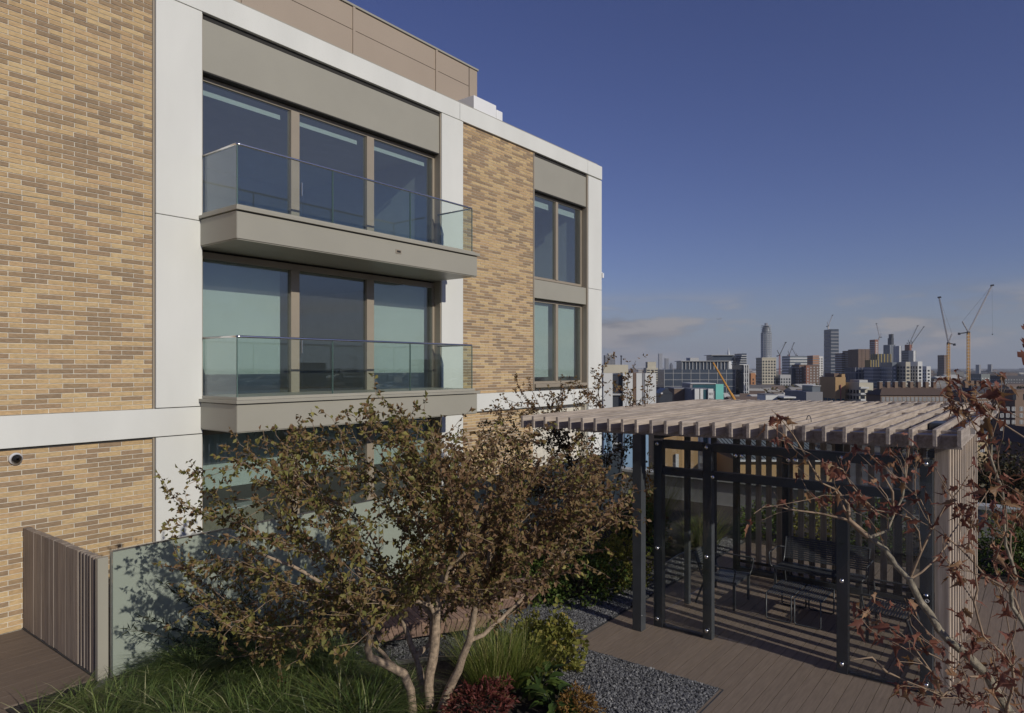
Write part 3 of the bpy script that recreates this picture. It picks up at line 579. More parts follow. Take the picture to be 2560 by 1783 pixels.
# ================================================================== furniture of steel rods
def rods(name, par, path, r=0.011, n=8): return MB().tube(path, r, n).build(name, 'furn', par, smooth=True)
def arc(pts, rad, k=4):
    """polyline with rounded corners"""
    out = [Vector(pts[0])]
    for a_, b_, c_ in zip(pts, pts[1:], pts[2:]):
        a_, b_, c_ = Vector(a_), Vector(b_), Vector(c_); u = (a_ - b_).normalized() * rad; w = (c_ - b_).normalized() * rad
        for i in range(k + 1):
            t = i / k; out.append((b_ + u) * (1 - t) ** 2 + b_ * 2 * t * (1 - t) + (b_ + w) * t ** 2)
    out.append(Vector(pts[-1])); return out
def armchair(label, loc, rz, wd=0.62):
    t = thing('steel_armchair' if wd < 1 else 'steel_bench', label, 'chair' if wd < 1 else 'bench', loc, rz)
    h = wd / 2
    for s in (-1, 1):
        rods('armrest', t, arc([(s * (h - 0.02), 0.04, 0.405), (s * (h + 0.05), 0.02, 0.43), (s * (h + 0.06), -0.02, 0.66), (s * (h + 0.06), 0.50, 0.66), (s * (h - 0.01), 0.60, 0.64)], 0.05), 0.011)
        box('leg', 'furn', t, s * (h - 0.03) - 0.017, s * (h - 0.03) + 0.017, 0.02, 0.055, 0.0, 0.42)
        MB().tube([(s * (h - 0.03), 0.50, 0.41), (s * (h - 0.02), 0.66, 0.0)], [0.018, 0.014], 6).build('leg', 'furn', t)
        rods('seat_rail', t, [(s * (h - 0.02), 0.0, 0.425), (s * (h - 0.02), 0.50, 0.395), (s * (h - 0.02), 0.56, 0.46), (s * (h - 0.02), 0.68, 0.80)], 0.012)
    def slat(name, y, z, ang, w=0.012):
        m = MB().hexa([(-h + 0.02, y - w * math.cos(ang), z - w * math.sin(ang)), (h - 0.02, y - w * math.cos(ang), z - w * math.sin(ang)), (h - 0.02, y + w * math.cos(ang), z + w * math.sin(ang)), (-h + 0.02, y + w * math.cos(ang), z + w * math.sin(ang)),
                       (-h + 0.02, y - w * math.cos(ang), z - w * math.sin(ang) + 0.008), (h - 0.02, y - w * math.cos(ang), z - w * math.sin(ang) + 0.008), (h - 0.02, y + w * math.cos(ang), z + w * math.sin(ang) + 0.008), (-h + 0.02, y + w * math.cos(ang), z + w * math.sin(ang) + 0.008)])
        m.build(name, 'furn', t)
    for k in range(15): slat('seat_slat', 0.01 + k * 0.034, 0.43 - 0.03 * k / 14, -0.06, 0.0105)
    for k in range(11): slat('back_slat', 0.562 + 0.12 * k / 10, 0.47 + 0.33 * k / 10, 1.22, 0.0105)
    box('front_bar', 'furn', t, -h + 0.03, h - 0.03, 0.0, 0.02, 0.395, 0.425)
    return t
# local frame: seat front at y=0, back at +y
armchair('charcoal steel slat armchair on the left of the low tables', (10.76, 3.76, 0.005), 0.0, 0.70)
armchair('charcoal steel slat armchair behind the right glass pane', (10.72, 1.97, 0.005), R(180), 0.70)
armchair('long charcoal steel slat bench along the back of the shelter', (11.70, 2.92, 0.005), R(-90), 1.36)
def lowtable(label, loc):
    t = thing('low_table', label, 'table', loc, 0, 'low tables in the shelter')
    lx, ly, h = 0.39, 0.18, 0.385
    for s in (-1, 1):
        rods('leg_frame', t, arc([(s * lx, -ly, h), (s * lx, -ly, 0.011), (s * lx, ly, 0.011), (s * lx, ly, h)], 0.04), 0.011)
    for s in (-1, 1): rods('top_rail', t, [(-lx, s * ly, h), (lx, s * ly, h)], 0.011)
    for k in range(11):
        y = -ly + 0.02 + k * (2 * ly - 0.04) / 10
        box('table_slat', 'furn', t, -lx, lx, y - 0.009, y + 0.009, h + 0.004, h + 0.012)
    return t
lowtable('low charcoal steel slat table nearer the left armchair', (10.80, 3.12, 0.005)); lowtable('low charcoal steel slat table nearer the right armchair', (10.80, 2.715, 0.005))
# ================================================================== faceted slatted timber seats behind the tree
def facetseat(label, pts_top, pts_base, nsl, hollow=0.02):
    """pts: 4 top corners (a,b,c,d) ccw: slats run from edge ab to edge dc"""
    a_, b_, c_, d_ = [Vector(p) for p in pts_top]; o0 = (a_ + b_ + c_ + d_) / 4; o0.z = 0
    t = thing('timber_bench', label, 'bench', o0, 0, 'faceted timber seats')
    for i in range(nsl):
        t0, t1 = (i + 0.06) / nsl, (i + 0.94) / nsl
        p0, p1 = a_.lerp(b_, t0) - o0, a_.lerp(b_, t1) - o0; q0, q1 = d_.lerp(c_, t0) - o0, d_.lerp(c_, t1) - o0; z = Vector((0, 0, -0.035))
        MB().hexa([p0 + z, p1 + z, q1 + z, q0 + z, p0, p1, q1, q0]).build('seat_slat', 'bench', t)
        # the same slat folds down the front edge
        e0, e1 = Vector(pts_base[0]).lerp(Vector(pts_base[1]), t0) - o0, Vector(pts_base[0]).lerp(Vector(pts_base[1]), t1) - o0
        n_ = Vector((0.03, 0.03, 0))
        MB().hexa([e0, e1, e1 + n_, e0 + n_, p0 + z * 1.05, p1 + z * 1.05, p1 + z * 1.05 + n_, p0 + z * 1.05 + n_]).build('front_slat', 'bench', t)
    return t
facetseat('faceted timber slat seat directly behind the multi-stem tree', [(6.02, 7.05, 0.30), (7.28, 5.82, 0.40), (7.40, 6.30, 0.43), (6.15, 7.62, 0.42)], [(6.08, 7.0, 0.10), (7.22, 5.92, 0.24)], 22)
facetseat('faceted timber slat seat farther back towards the building', [(7.30, 6.50, 0.36), (8.35, 6.02, 0.40), (8.75, 6.45, 0.43), (7.25, 7.4, 0.44)], [(7.34, 6.55, 0.14), (8.3, 6.12, 0.24)], 18)
for o, pts in ((bpy.data.objects['timber_bench'], [(-.3, .35), (.35, -.3)]), (bpy.data.objects['timber_bench.001'], [(-.3, .25), (.45, -.2)])):
    for x, y in pts: box('support', 'anth', o, x - .12, x + .12, y - .12, y + .12, 0.0, 0.30)
# ================================================================== VEGETATION
def unit(a): return a / (np.linalg.norm(a, axis=-1, keepdims=True) + 1e-9)
def leaf_soup(P, D, L, Wd, fold=0.25, up=0.6, curl=0.0):
    """folded two-triangle leaves; P base points, D directions"""
    n = len(P); D = unit(D); u = RNG.normal(size=(n, 3)) * 0.8 + np.array([0, 0, up]); S = unit(np.cross(D, u)); Nn = np.cross(S, D)
    L = L[:, None]; Wd = Wd[:, None]
    tip = P + D * L - Nn * L * curl; mid = P + D * L * 0.45
    a = mid + S * Wd * 0.5 + Nn * Wd * fold; b = mid - S * Wd * 0.5 + Nn * Wd * fold
    V = np.stack([P, a, tip, b], 1).reshape(-1, 3); i = np.arange(n)[:, None] * 4
    return V, np.concatenate([i + [[0, 1, 2]], i + [[0, 2, 3]]], 1).reshape(-1, 3)
LOBE = np.array([(0, 0), (0.20, -0.10), (0.42, 0.10), (0.30, 0.22), (0.60, 0.52), (0.27, 0.55), (0.20, 0.68), (0, 1.05), (-0.20, 0.68), (-0.27, 0.55), (-0.60, 0.52), (-0.30, 0.22), (-0.42, 0.10), (-0.20, -0.10)])
OVAL = np.array([(0, 0), (0.16, 0.10), (0.27, 0.30), (0.28, 0.52), (0.18, 0.78), (0, 1.0), (-0.18, 0.78), (-0.28, 0.52), (-0.27, 0.30), (-0.16, 0.10)])
def lobed_soup(P, D, L, LOBE=LOBE, wr=(0.2, 0.6), up=0.3):
    n = len(P); D = unit(D); u = RNG.normal(size=(n, 3)) * (1 if up < 1 else 0.3) + np.array([0, 0, up]); S = unit(np.cross(D, u)); Nn = np.cross(S, D)
    k = len(LOBE); c = RNG.uniform(0.3, 1.3, (n, 1)); tw = RNG.uniform(-0.5, 0.5, (n, 1)); wd = RNG.uniform(wr[0], wr[1], (n, 1, 1)); x = LOBE[None, :, 0:1] * wd; y = np.repeat(LOBE[None, :, 1:2], n, 0)
    z = (c[:, :, None] * (x ** 2) * 2.4 - 0.5 * c[:, :, None] * (y ** 2) + tw[:, :, None] * x * y)
    V = P[:, None] + (S[:, None] * x + D[:, None] * y + Nn[:, None] * z) * L[:, None, None]
    ctr = P + D * L[:, None] * 0.42 - Nn * L[:, None] * 0.1 * c
    V = np.concatenate([V, ctr[:, None]], 1).reshape(-1, 3); i = np.arange(n)[:, None, None] * (k + 1)
    fc = np.array([(a, (a + 1) % k, k) for a in range(k)])[None] + i
    return V, fc.reshape(-1, 3)
def blades(P, D, L, Wd, bend=0.5, seg=3):
    """curved tapering grass blades"""
    n = len(P); D = unit(D); hz = unit(np.concatenate([D[:, :2] + RNG.normal(size=(n, 2)) * 0.15, np.zeros((n, 1))], 1)); S = np.stack([-hz[:, 1], hz[:, 0], np.zeros(n)], 1)
    L = L[:, None]; bd = (bend * RNG.uniform(0.5, 1.4, (n, 1))); V = []
    for k in range(seg + 1):
        t = k / seg; c = P + D * L * t + hz * L * bd * t * t * 0.55 - np.array([0, 0, 1]) * L * bd * t * t * 0.62
        w = Wd[:, None] * (1 - t) ** 0.7 * 0.5 + 0.0003; V += [c - S * w, c + S * w]
    V = np.stack(V, 1); m = 2 * (seg + 1); i = np.arange(n)[:, None, None] * m
    fc = np.array([(2 * k, 2 * k + 1, 2 * k + 3, 2 * k + 2) for k in range(seg)])[None] + i
    return V.reshape(-1, 3), fc.reshape(-1, 4)
class Skel:
    def __init__(s): s.p = []; s.par = []; s.floor = {}
    def add(s, p, par): s.p.append(Vector(p)); s.par.append(par); return len(s.p) - 1
    def stem(s, pts, par=-1, step=0.12, r=None):
        pts = [Vector(q) for q in pts]; i = par; n0 = len(s.p)
        if par < 0: i = s.add(pts[0], -1)
        for a_, b_ in zip(pts, pts[1:]):
            n = max(1, int((b_ - a_).length / step))
            for k in range(1, n + 1): i = s.add(a_.lerp(b_, k / n) + Vector([random.gauss(0, 0.006) for _ in range(3)]), i)
        if r:
            m = len(s.p) - n0
            for k in range(m): s.floor[n0 + k] = r[0] + (r[1] - r[0]) * k / max(1, m - 1)
        return i
    def near(s, p): 
        A_ = np.array([tuple(q) for q in s.p]); return int(np.argmin(((A_ - np.array(p)) ** 2).sum(1)))
    def reach(s, targets, centre, step=0.11, bow=0.10, skip=0, minlen=0.55, dw=0.75):
        T = sorted([Vector(t) for t in targets], key=lambda t: (t - centre).length); out = []
        arr = np.zeros((200000, 3)); dirs = np.zeros((200000, 3)); n = len(s.p); arr[:n] = [tuple(q) for q in s.p]; dirs[:n] = [tuple((s.p[i] - s.p[s.par[i]]).normalized()) if s.par[i] >= 0 else (0, 0, 1) for i in range(n)]
        for t in T:
            tv = np.array(t); d = np.linalg.norm(arr[:n] - tv, axis=1); dc = np.linalg.norm(arr[:n] - np.array(centre), axis=1)
            dv = (tv - arr[:n]) / (d[:, None] + 1e-6); cs = (dv * dirs[:n]).sum(1)
            sc = d * (1 + dw - dw * cs) + 0.8 * np.maximum(0, dc - (t - centre).length * 0.8) + 2.2 * np.maximum(0, minlen - d); sc[:skip] += 1e3
            j = int(np.argmin(sc)); a_ = s.p[j]; k = max(2, int((t - a_).length / step))
            q = s.par[j]; d0 = (a_ - s.p[q]).normalized() if q >= 0 else Vector((0, 0, 1))
            m = a_.lerp(t, 0.4) + d0 * (t - a_).length * 0.22 + Vector([random.gauss(0, bow) for _ in range(3)]) * (t - a_).length * 0.5
            i = j; ids = []
            for h in range(1, k + 1):
                u_ = h / k; pt = a_ * (1 - u_) ** 2 + m * 2 * u_ * (1 - u_) + t * u_ ** 2 + Vector([random.gauss(0, 0.005) for _ in range(3)])
                i = s.add(pt, i); ids.append(i); arr[n] = tuple(pt); dirs[n] = tuple((pt - s.p[s.par[i]]).normalized()); n += 1
            out.append(ids)
        return out
    def tubes(s, name, m, parent, rtip, ex, thick=1.0, rmax=9):
        n = len(s.p); ch = [[] for _ in range(n)]; cnt = [0] * n
        for i, q in enumerate(s.par):
            if q >= 0: ch[q].append(i)
        for i in range(n - 1, -1, -1):
            if not ch[i]: cnt[i] = 1
            if s.par[i] >= 0: cnt[s.par[i]] += cnt[i]
        rad = [max(s.floor.get(i, 0), min(rmax, rtip * c ** ex)) for i, c in enumerate(cnt)]; big, fine = MB(), MB()
        starts = [(i, None) for i in range(n) if s.par[i] < 0]
        while starts:
            i, q = starts.pop(); ids = ([q] if q is not None else []) + [i]
            while ch[i]:
                c = sorted(ch[i], key=lambda k: -cnt[k])
                for k in c[1:]: starts.append((k, i))
                i = c[0]; ids.append(i)
            pts = [s.p[k] for k in ids]; rs = [rad[k] for k in ids]
            if q is not None: rs[0] = min(rs[0], rs[1] * 1.15)
            if len(pts) > 1: (big if max(rs) > 0.016 else fine).tube(pts, rs, 8 if max(rs) > 0.016 else 4, cap=False)
        s.rad = rad
        b = big.build(name, m[0], parent, smooth=True); f = fine.build('twigs', m[1], parent, smooth=True) if fine.v else None
        return b, f
def pxpoly(poly, n):
    P = np.array(poly); out = []
    while len(out) < n:
        x = RNG.uniform(P[:, 0].min(), P[:, 0].max(), n * 2); y = RNG.uniform(P[:, 1].min(), P[:, 1].max(), n * 2); k = inpoly(x, y, poly); out += list(zip(x[k], y[k]))
    return out[:n]
def leafy(sk, runs, tail, per, L, Wd, side=1.0, droop=0.3, shoot=0.16, shootn=6, keep=1.0):
    """leaves along the last part of each run and on short side shoots"""
    P, D = [], []
    sh = []
    for ids in runs:
        if random.random() > keep: continue
        acc = 0; prev = None
        i = ids[-1]; nxt = i; tl = tail * random.uniform(0.6, 1.3)
        while nxt >= 0:
            i = nxt; nxt = sk.par[i]; p = sk.p[i]
            if prev is not None: acc += (prev - p).length
            if acc > tl or nxt < 0 or sk.rad[i] > 0.02: break
            d = (sk.p[i] - sk.p[sk.par[i]]).normalized()
            for _ in range(np.random.poisson(per)):
                P.append(tuple(p + Vector([random.gauss(0, 0.02) for _ in range(3)]))); r_ = Vector([random.gauss(0, 1) for _ in range(3)]); D.append(tuple(d * 0.6 + r_ * 0.6 * side - Vector((0, 0, droop))))
            if random.random() < 0.62:
                r_ = (d * 0.7 + Vector([random.gauss(0, 0.6) for _ in range(3)])).normalized(); e = p + r_ * shoot * random.uniform(0.5, 1.5); sh.append((p, e))
                for _ in range(shootn):
                    u_ = random.uniform(0.25, 1.05); P.append(tuple(p.lerp(e, u_))); r2 = Vector([random.gauss(0, 1) for _ in range(3)]); D.append(tuple(r_ * 0.6 + r2 * 0.6 - Vector((0, 0, droop))))
            prev = p
    P = np.array(P); D = np.array(D); n = len(P)
    return P, D, RNG.uniform(0.65, 1.25, n) * L, RNG.uniform(0.7, 1.2, n) * Wd, sh
np.random.seed(5)
def soups(name, parts, m, parent):
    V = []; Fs = []; o = 0
    for v, f in parts: V.append(v); Fs.append(f + o); o += len(v)
    return npmesh(name, np.concatenate(V), np.concatenate(Fs), m, parent)
# ---------------------------------------------------------------- the multi-stem tree
TB = Vector((5.22, 5.40, 0.0)); dT = 7.42
t1 = thing('multi_stem_tree', 'multi-stemmed tree with olive and brown autumn leaves in front of the lower balcony', 'tree', TB)
S = Skel(); q = lambda x, y, d: PD(x, y, d) - TB
roots = [((1046, 1860), (1033, 1783), (1026, 1727), (1008, 1685), (969, 1661), (924, 1645), (917, 1620), (930, 1570), (935, 1500), (890, 1420)),
         ((1064, 1850), (1062, 1766), (1055, 1700), (1040, 1643), (1020, 1590), (990, 1500), (960, 1420)),
         ((1070, 1850), (1073, 1753), (1075, 1687), (1084, 1622), (1092, 1570), (1094, 1504), (1105, 1420), (1090, 1330)),
         ((1080, 1850), (1110, 1758), (1134, 1700), (1157, 1643), (1175, 1599), (1180, 1557), (1190, 1515), (1215, 1430), (1230, 1350))]
ds = [(0, -.05, -.12, -.2, -.28, -.35, -.4, -.45, -.55, -.7), (0.04, .1, .2, .3, .45, .6, .8), (0.0, 0.0, .02, .05, .1, .12, .15, .2), (-.04, -.08, -.12, -.16, -.2, -.25, -.3, -.4, -.5)]
for r_, d_, f_ in zip(roots, ds, ((.062, .022), (.05, .018), (.06, .02), (.058, .02))): S.stem([q(x, y, dT + e_) for (x, y), e_ in zip(r_, d_)], r=f_)
j = S.near(q(1040, 1643, dT + .3)); S.stem([S.p[j], q(1075, 1610, dT + .35), q(1080, 1540, dT + .7), q(1060, 1450, dT + 1.1)], j, r=(.024, .012))
j = S.near(q(1175, 1599, dT - .2)); S.stem([S.p[j], q(1207, 1588, dT - .15), q(1277, 1525, dT + 0.0), q(1350, 1450, dT + .15), q(1420, 1370, dT + .3)], j, r=(.024, .012))
j = S.near(q(1008, 1685, dT - .2)); S.stem([S.p[j], q(960, 1640, dT + .1), q(900, 1570, dT + .3), q(800, 1500, dT + .35), q(700, 1450, dT + .3)], j, r=(.024, .012))
j = S.near(q(930, 1570, dT - .45)); S.stem([S.p[j], q(870, 1500, dT - .7), q(760, 1430, dT - .9), q(640, 1380, dT - 1.0)], j, r=(.024, .012))
ns = len(S.p)
crown = [(415, 1215), (560, 1140), (700, 1080), (860, 1020), (980, 1005), (1130, 1080), (1290, 1060), (1400, 1110), (1520, 1140), (1590, 1235), (1560, 1330), (1480, 1420), (1340, 1470), (1200, 1480), (1060, 1500), (930, 1560), (850, 1640), (720, 1690), (600, 1650), (520, 1560), (440, 1480), (480, 1380), (430, 1330)]
tg = []
for (x, y) in pxpoly(crown, 420) + pxpoly([(1000, 1090), (1300, 1100), (1330, 1440), (1050, 1440)], 70) + pxpoly([(440, 1330), (700, 1300), (900, 1450), (900, 1560), (720, 1690), (600, 1660), (500, 1580), (420, 1480)], 28) + pxpoly([(1130, 1120), (1500, 1140), (1540, 1300), (1460, 1430), (1150, 1440)], 70) + pxpoly([(880, 1440), (1330, 1430), (1330, 1500), (1100, 1530), (900, 1560)], 42):
    w = max(0.15, 1 - ((x - 1000) / 620) ** 2) ** 0.5; v = random.uniform(-1, 1) * 1.75 * w
    d_ = dT + v - 0.05
    pt = PD(x, y, d_)
    if pt.z < 0.45 or pt.y > 8.45 or (x < 680 and random.random() < 0.5): continue
    tg.append(pt - TB)
tipsL = [(412, 1210), (425, 1232), (430, 1330), (440, 1300), (470, 1210), (660, 1075), (690, 1090), (740, 1070), (920, 1010), (965, 1008), (1005, 1050), (830, 1045), (1040, 1015), (1105, 1040), (500, 1410), (520, 1500), (1585, 1230), (1600, 1275), (1610, 1300), (1380, 1060), (470, 1450), (560, 1130), (640, 1650), (700, 1700), (480, 1180), (600, 1110), (780, 1060), (870, 1040), (940, 985), (1060, 1030), (1150, 1050), (1250, 1030), (450, 1260), (430, 1420), (460, 1540), (540, 1640), (1480, 1120), (1560, 1180), (1440, 1090)]
runs = S.reach(tg, Vector((0.2, 0.1, 1.0)), skip=30, bow=0.07)
runs += S.reach([PD(x, y, dT + random.uniform(-.5, .3)) - TB for x, y in tipsL], Vector((0.2, 0.1, 1.1)), skip=30)
S.tubes('trunk', ('bark', 'twig'), t1, 0.0028, 0.5)
P, D, Lx, Wx, sh = leafy(S, runs, 0.78, 3.2, 0.060, 0.038, shootn=6)
left = P[:, 0] * SA - P[:, 1] * CA < 0.35          # greener to the left of the crown, browner to the right
mix = RNG.random(len(P)) < np.where(left, 0.78, 0.30)
for nm, k in (('crown', mix), ('crown', ~mix)): soups(nm, [leaf_soup(P[k], D[k], Lx[k], Wx[k], 0.3, 0.4, 0.2)], 'leaf_main' if k is mix else 'leaf_brown', t1)
tw = MB()
for a_, b_ in sh: tw.tube([a_, b_], [0.0028, 0.0015], 3, cap=False)
tw.build('shoots', 'twig', t1)['kind'] = 'stuff'
# ---------------------------------------------------------------- the tree behind the pergola
TB2 = Vector((11.6, 7.15, 0.0)); d2 = CA * TB2.x + SA * TB2.y
t2 = thing('slender_tree', 'slender dark-leaved tree rising behind the left end of the pergola roof', 'tree', TB2)
S2 = Skel(); q2 = lambda x, y, d: PD(x, y, d) - TB2
bx = CX + F * ((SA * TB2.x - CA * TB2.y) / d2)
for (x1, y1, x2, y2, dd) in ((1330, 1180, 1230, 1010, .4), (1420, 1150, 1330, 980, -.3), (1480, 1140, 1420, 960, .3), (1520, 1120, 1490, 940, -.2), (1560, 1130, 1570, 930, .2), (1585, 1180, 1620, 960, 0)):
    S2.stem([q2(bx + (x1 - bx) * 0.25, 1440, d2 + dd * 0.2), q2(bx + (x1 - bx) * 0.55, 1300, d2 + dd * 0.5), q2(x1, y1, d2 + dd), q2(x2, y2, d2 + dd * 1.3)])
cr2 = [(1165, 1110), (1185, 1010), (1260, 985), (1400, 960), (1500, 940), (1640, 985), (1640, 1060), (1580, 1160), (1480, 1200), (1400, 1260), (1270, 1240)]
tg = [PD(x, y, d2 + random.uniform(-1.0, 1.1)) - TB2 for x, y in pxpoly(cr2, 170)]
tg += [PD(x, y, d2 + random.uniform(-.4, .4)) - TB2 for x, y in ((1290, 945), (1320, 955), (1293, 960), (1255, 985), (1400, 955), (1420, 945), (1440, 950), (1530, 885), (1515, 905), (1480, 920), (1590, 902), (1575, 925), (1560, 950), (1620, 940), (1550, 965), (1345, 975), (1650, 990), (1630, 965), (1500, 950), (1465, 975))]
runs = S2.reach(tg, Vector((0, 0, 1.6))); S2.tubes('trunk', ('darktwig', 'darktwig'), t2, 0.0034, 0.45)
P, D, Lx, Wx, sh = leafy(S2, runs, 0.6, 2.4, 0.068, 0.04, shootn=5)
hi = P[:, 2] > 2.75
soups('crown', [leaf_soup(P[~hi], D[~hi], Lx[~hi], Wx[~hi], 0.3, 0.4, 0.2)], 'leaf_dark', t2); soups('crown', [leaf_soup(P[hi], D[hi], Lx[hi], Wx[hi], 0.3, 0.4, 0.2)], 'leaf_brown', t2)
# ---------------------------------------------------------------- the maple in the right foreground
TB3 = Vector((4.75, -0.75, 0.004)); t3 = thing('red_maple', 'small red-leaved maple with mottled branches in the right foreground', 'tree', TB3)
S3 = Skel(); q3 = lambda x, y, d: PD(x, y, d) - TB3
S3.stem([Vector((0, 0, 0)), Vector((-0.05, 0.1, 0.7)), Vector((-0.1, 0.25, 1.3)), q3(2640, 1900, 3.45), q3(2560, 1815, 3.42), q3(2525, 1776, 3.4), q3(2499, 1737, 3.4), q3(2472, 1704, 3.4), q3(2451, 1673, 3.4), q3(2425, 1640, 3.4), q3(2402, 1624, 3.42), q3(2370, 1599, 3.44), q3(2343, 1571, 3.46), q3(2325, 1535, 3.48), q3(2300, 1500, 3.5), q3(2275, 1450, 3.52), q3(2211, 1374, 3.58), q3(2181, 1352, 3.6), q3(2121, 1302, 3.65)], step=0.08, r=(.045, .014))
def br(frm, pts, d0, d1):
    j = S3.near(q3(*frm)); k = len(pts); return S3.stem([S3.p[j]] + [q3(x, y, d0 + (d1 - d0) * (i + 1) / k) for i, (x, y) in enumerate(pts)], j, step=0.08, r=(.0065, .0022))
br((2121, 1302, 3.65), [(2124, 1262), (2090, 1225), (2060, 1209), (2028, 1165), (2010, 1130), (1985, 1090), (1955, 1062), (1940, 1030)], 3.65, 3.5)
br((2121, 1302, 3.65), [(2100, 1250), (2085, 1215)], 3.65, 3.7)
br((2121, 1302, 3.65), [(2050, 1282), (1985, 1272), (1915, 1262), (1890, 1285)], 3.65, 3.6)
br((2181, 1352, 3.6), [(2215, 1325), (2235, 1290), (2220, 1240), (2190, 1208)], 3.6, 3.7)
br((2235, 1290, 3.66), [(2255, 1240), (2268, 1180), (2275, 1130)], 3.66, 3.75)
br((2235, 1290, 3.66), [(2228, 1230), (2212, 1185)], 3.66, 3.6)
br((2300, 1465, 3.5), [(2330, 1410), (2360, 1365), (2400, 1315), (2450, 1255), (2470, 1230)], 3.5, 3.8)
br((2285, 1440, 3.5), [(2300, 1380), (2330, 1330), (2370, 1270), (2395, 1230), (2420, 1190)], 3.5, 3.4)
br((2472, 1704, 3.4), [(2420, 1690), (2350, 1740), (2310, 1720), (2265, 1702)], 3.4, 3.2)
br((2350, 1735, 3.25), [(2330, 1680), (2310, 1655), (2280, 1620)], 3.25, 3.1)
br((2265, 1702, 3.2), [(2220, 1680), (2185, 1640), (2140, 1650)], 3.2, 3.1)
# second limb up the right edge
S3.stem([S3.p[14], q3(2620, 1720, 3.3), q3(2590, 1620, 3.3), q3(2560, 1560, 3.35), q3(2540, 1500, 3.4), q3(2510, 1470, 3.45), q3(2470, 1440, 3.5), q3(2440, 1410, 3.55), q3(2400, 1370, 3.6), q3(2380, 1350, 3.6)], 14, step=0.08, r=(.016, .006))
S3.stem([S3.p[14], q3(2700, 1600, 3.1), q3(2680, 1350, 3.0), q3(2640, 1180, 3.0), q3(2560, 1095, 3.05), q3(2480, 1045, 3.1), q3(2400, 992, 3.15), q3(2352, 940, 3.2)], 14, step=0.08)
j = S3.near(q3(2640, 1180, 3.0)); S3.stem([S3.p[j], q3(2620, 1080, 2.9), q3(2540, 1040, 2.9), q3(2480, 1000, 2.95), q3(2450, 970, 3.0)], j, 0.08)
j = S3.near(q3(2680, 1350, 3.0)); S3.stem([S3.p[j], q3(2600, 1260, 3.1), q3(2520, 1215, 3.2), q3(2460, 1190, 3.3), q3(2440, 1140, 3.35)], j, 0.08)
j = S3.near(q3(2640, 1180, 3.0)); S3.stem([S3.p[j], q3(2640, 1000, 2.4), q3(2610, 880, 2.1), q3(2575, 850, 2.0)], j, 0.08)
tgt = [(1930, 1022), (1948, 1050), (1972, 1042), (1925, 1065), (1945, 1090), (1990, 1120), (2020, 1135), (1962, 1150), (2000, 1190), (1935, 1235), (1885, 1290), (1915, 1275), (2060, 1235), (2040, 1260), (2110, 1215), (2085, 1180), (2150, 1240), (2190, 1150), (2170, 1190), (2215, 1170), (2245, 1125), (2280, 1095), (2265, 1150), (2240, 1255), (2255, 1215), (2310, 1205), (2340, 1165), (2350, 1200), (2330, 1260), (2300, 1255), (2195, 1280), (2170, 1300), (2120, 1150), (2375, 1240), (2120, 1270),
       (2400, 975), (2430, 950), (2445, 985), (2415, 1010), (2470, 955), (2480, 975), (2385, 930), (2500, 985), (2440, 1010), (2360, 975), (2520, 960), (2460, 1040), (2345, 950), (2500, 1060), (2350, 990), (2380, 1010)]
tg3 = [PD(x + random.gauss(0, 4), y + random.gauss(0, 4), random.uniform(3.3, 3.7) if x < 2340 else random.uniform(3.0, 3.3)) - TB3 for x, y in tgt]
for poly, n, da, db in (([(2250, 1560), (2400, 1560), (2560, 1620), (2560, 1783), (2330, 1783), (2240, 1720)], 60, 3.0, 3.6), ([(2380, 1150), (2560, 1130), (2560, 1300), (2400, 1320)], 26, 2.9, 3.5), ([(2330, 1300), (2560, 1330), (2560, 1600), (2400, 1560)], 30, 3.0, 3.6),
                        ([(2000, 1120), (2300, 1100), (2320, 1300), (2050, 1280)], 22, 3.4, 3.8), ([(2150, 1420), (2300, 1480), (2300, 1640), (2100, 1640)], 12, 3.1, 3.5), ([(2320, 940), (2500, 930), (2520, 1060), (2360, 1030)], 14, 2.9, 3.3)):
    tg3 += [PD(x, y, random.uniform(da, db)) - TB3 for x, y in pxpoly(poly, n)]
runs = S3.reach(tg3, S3.p[20], step=0.07, bow=0.2, minlen=0.12, dw=0.25); S3.tubes('trunk', ('bark2', 'twig'), t3, 0.0016, 0.5, rmax=0.05)
P, D = [], []
for ids in runs:
    for _ in range(random.choice((2, 3, 3, 4, 4))):
        i = ids[-1 - min(len(ids) - 1, int(abs(random.gauss(0, 1.2))))]; P.append(tuple(S3.p[i] + Vector([random.gauss(0, 0.012) for _ in range(3)]))); D.append((random.gauss(0, .7), random.gauss(0, .7), random.gauss(-0.55, .55)))
for (x, y, d_) in ((2558, 815, 2.0), (2556, 850, 2.0), (2552, 880, 2.02), (2562, 860, 1.98)):
    P.append(tuple(PD(x, y, d_) - TB3)); D.append(tuple(-ray(x, y).cross(Vector((0, 0, 1))).normalized() * 0.4 * -1 + Vector((0, 0, -0.5))))
P, D = np.array(P), np.array(D); soups('crown', [lobed_soup(P, D, RNG.uniform(0.04, 0.078, len(P)))], 'leaf_red', t3)
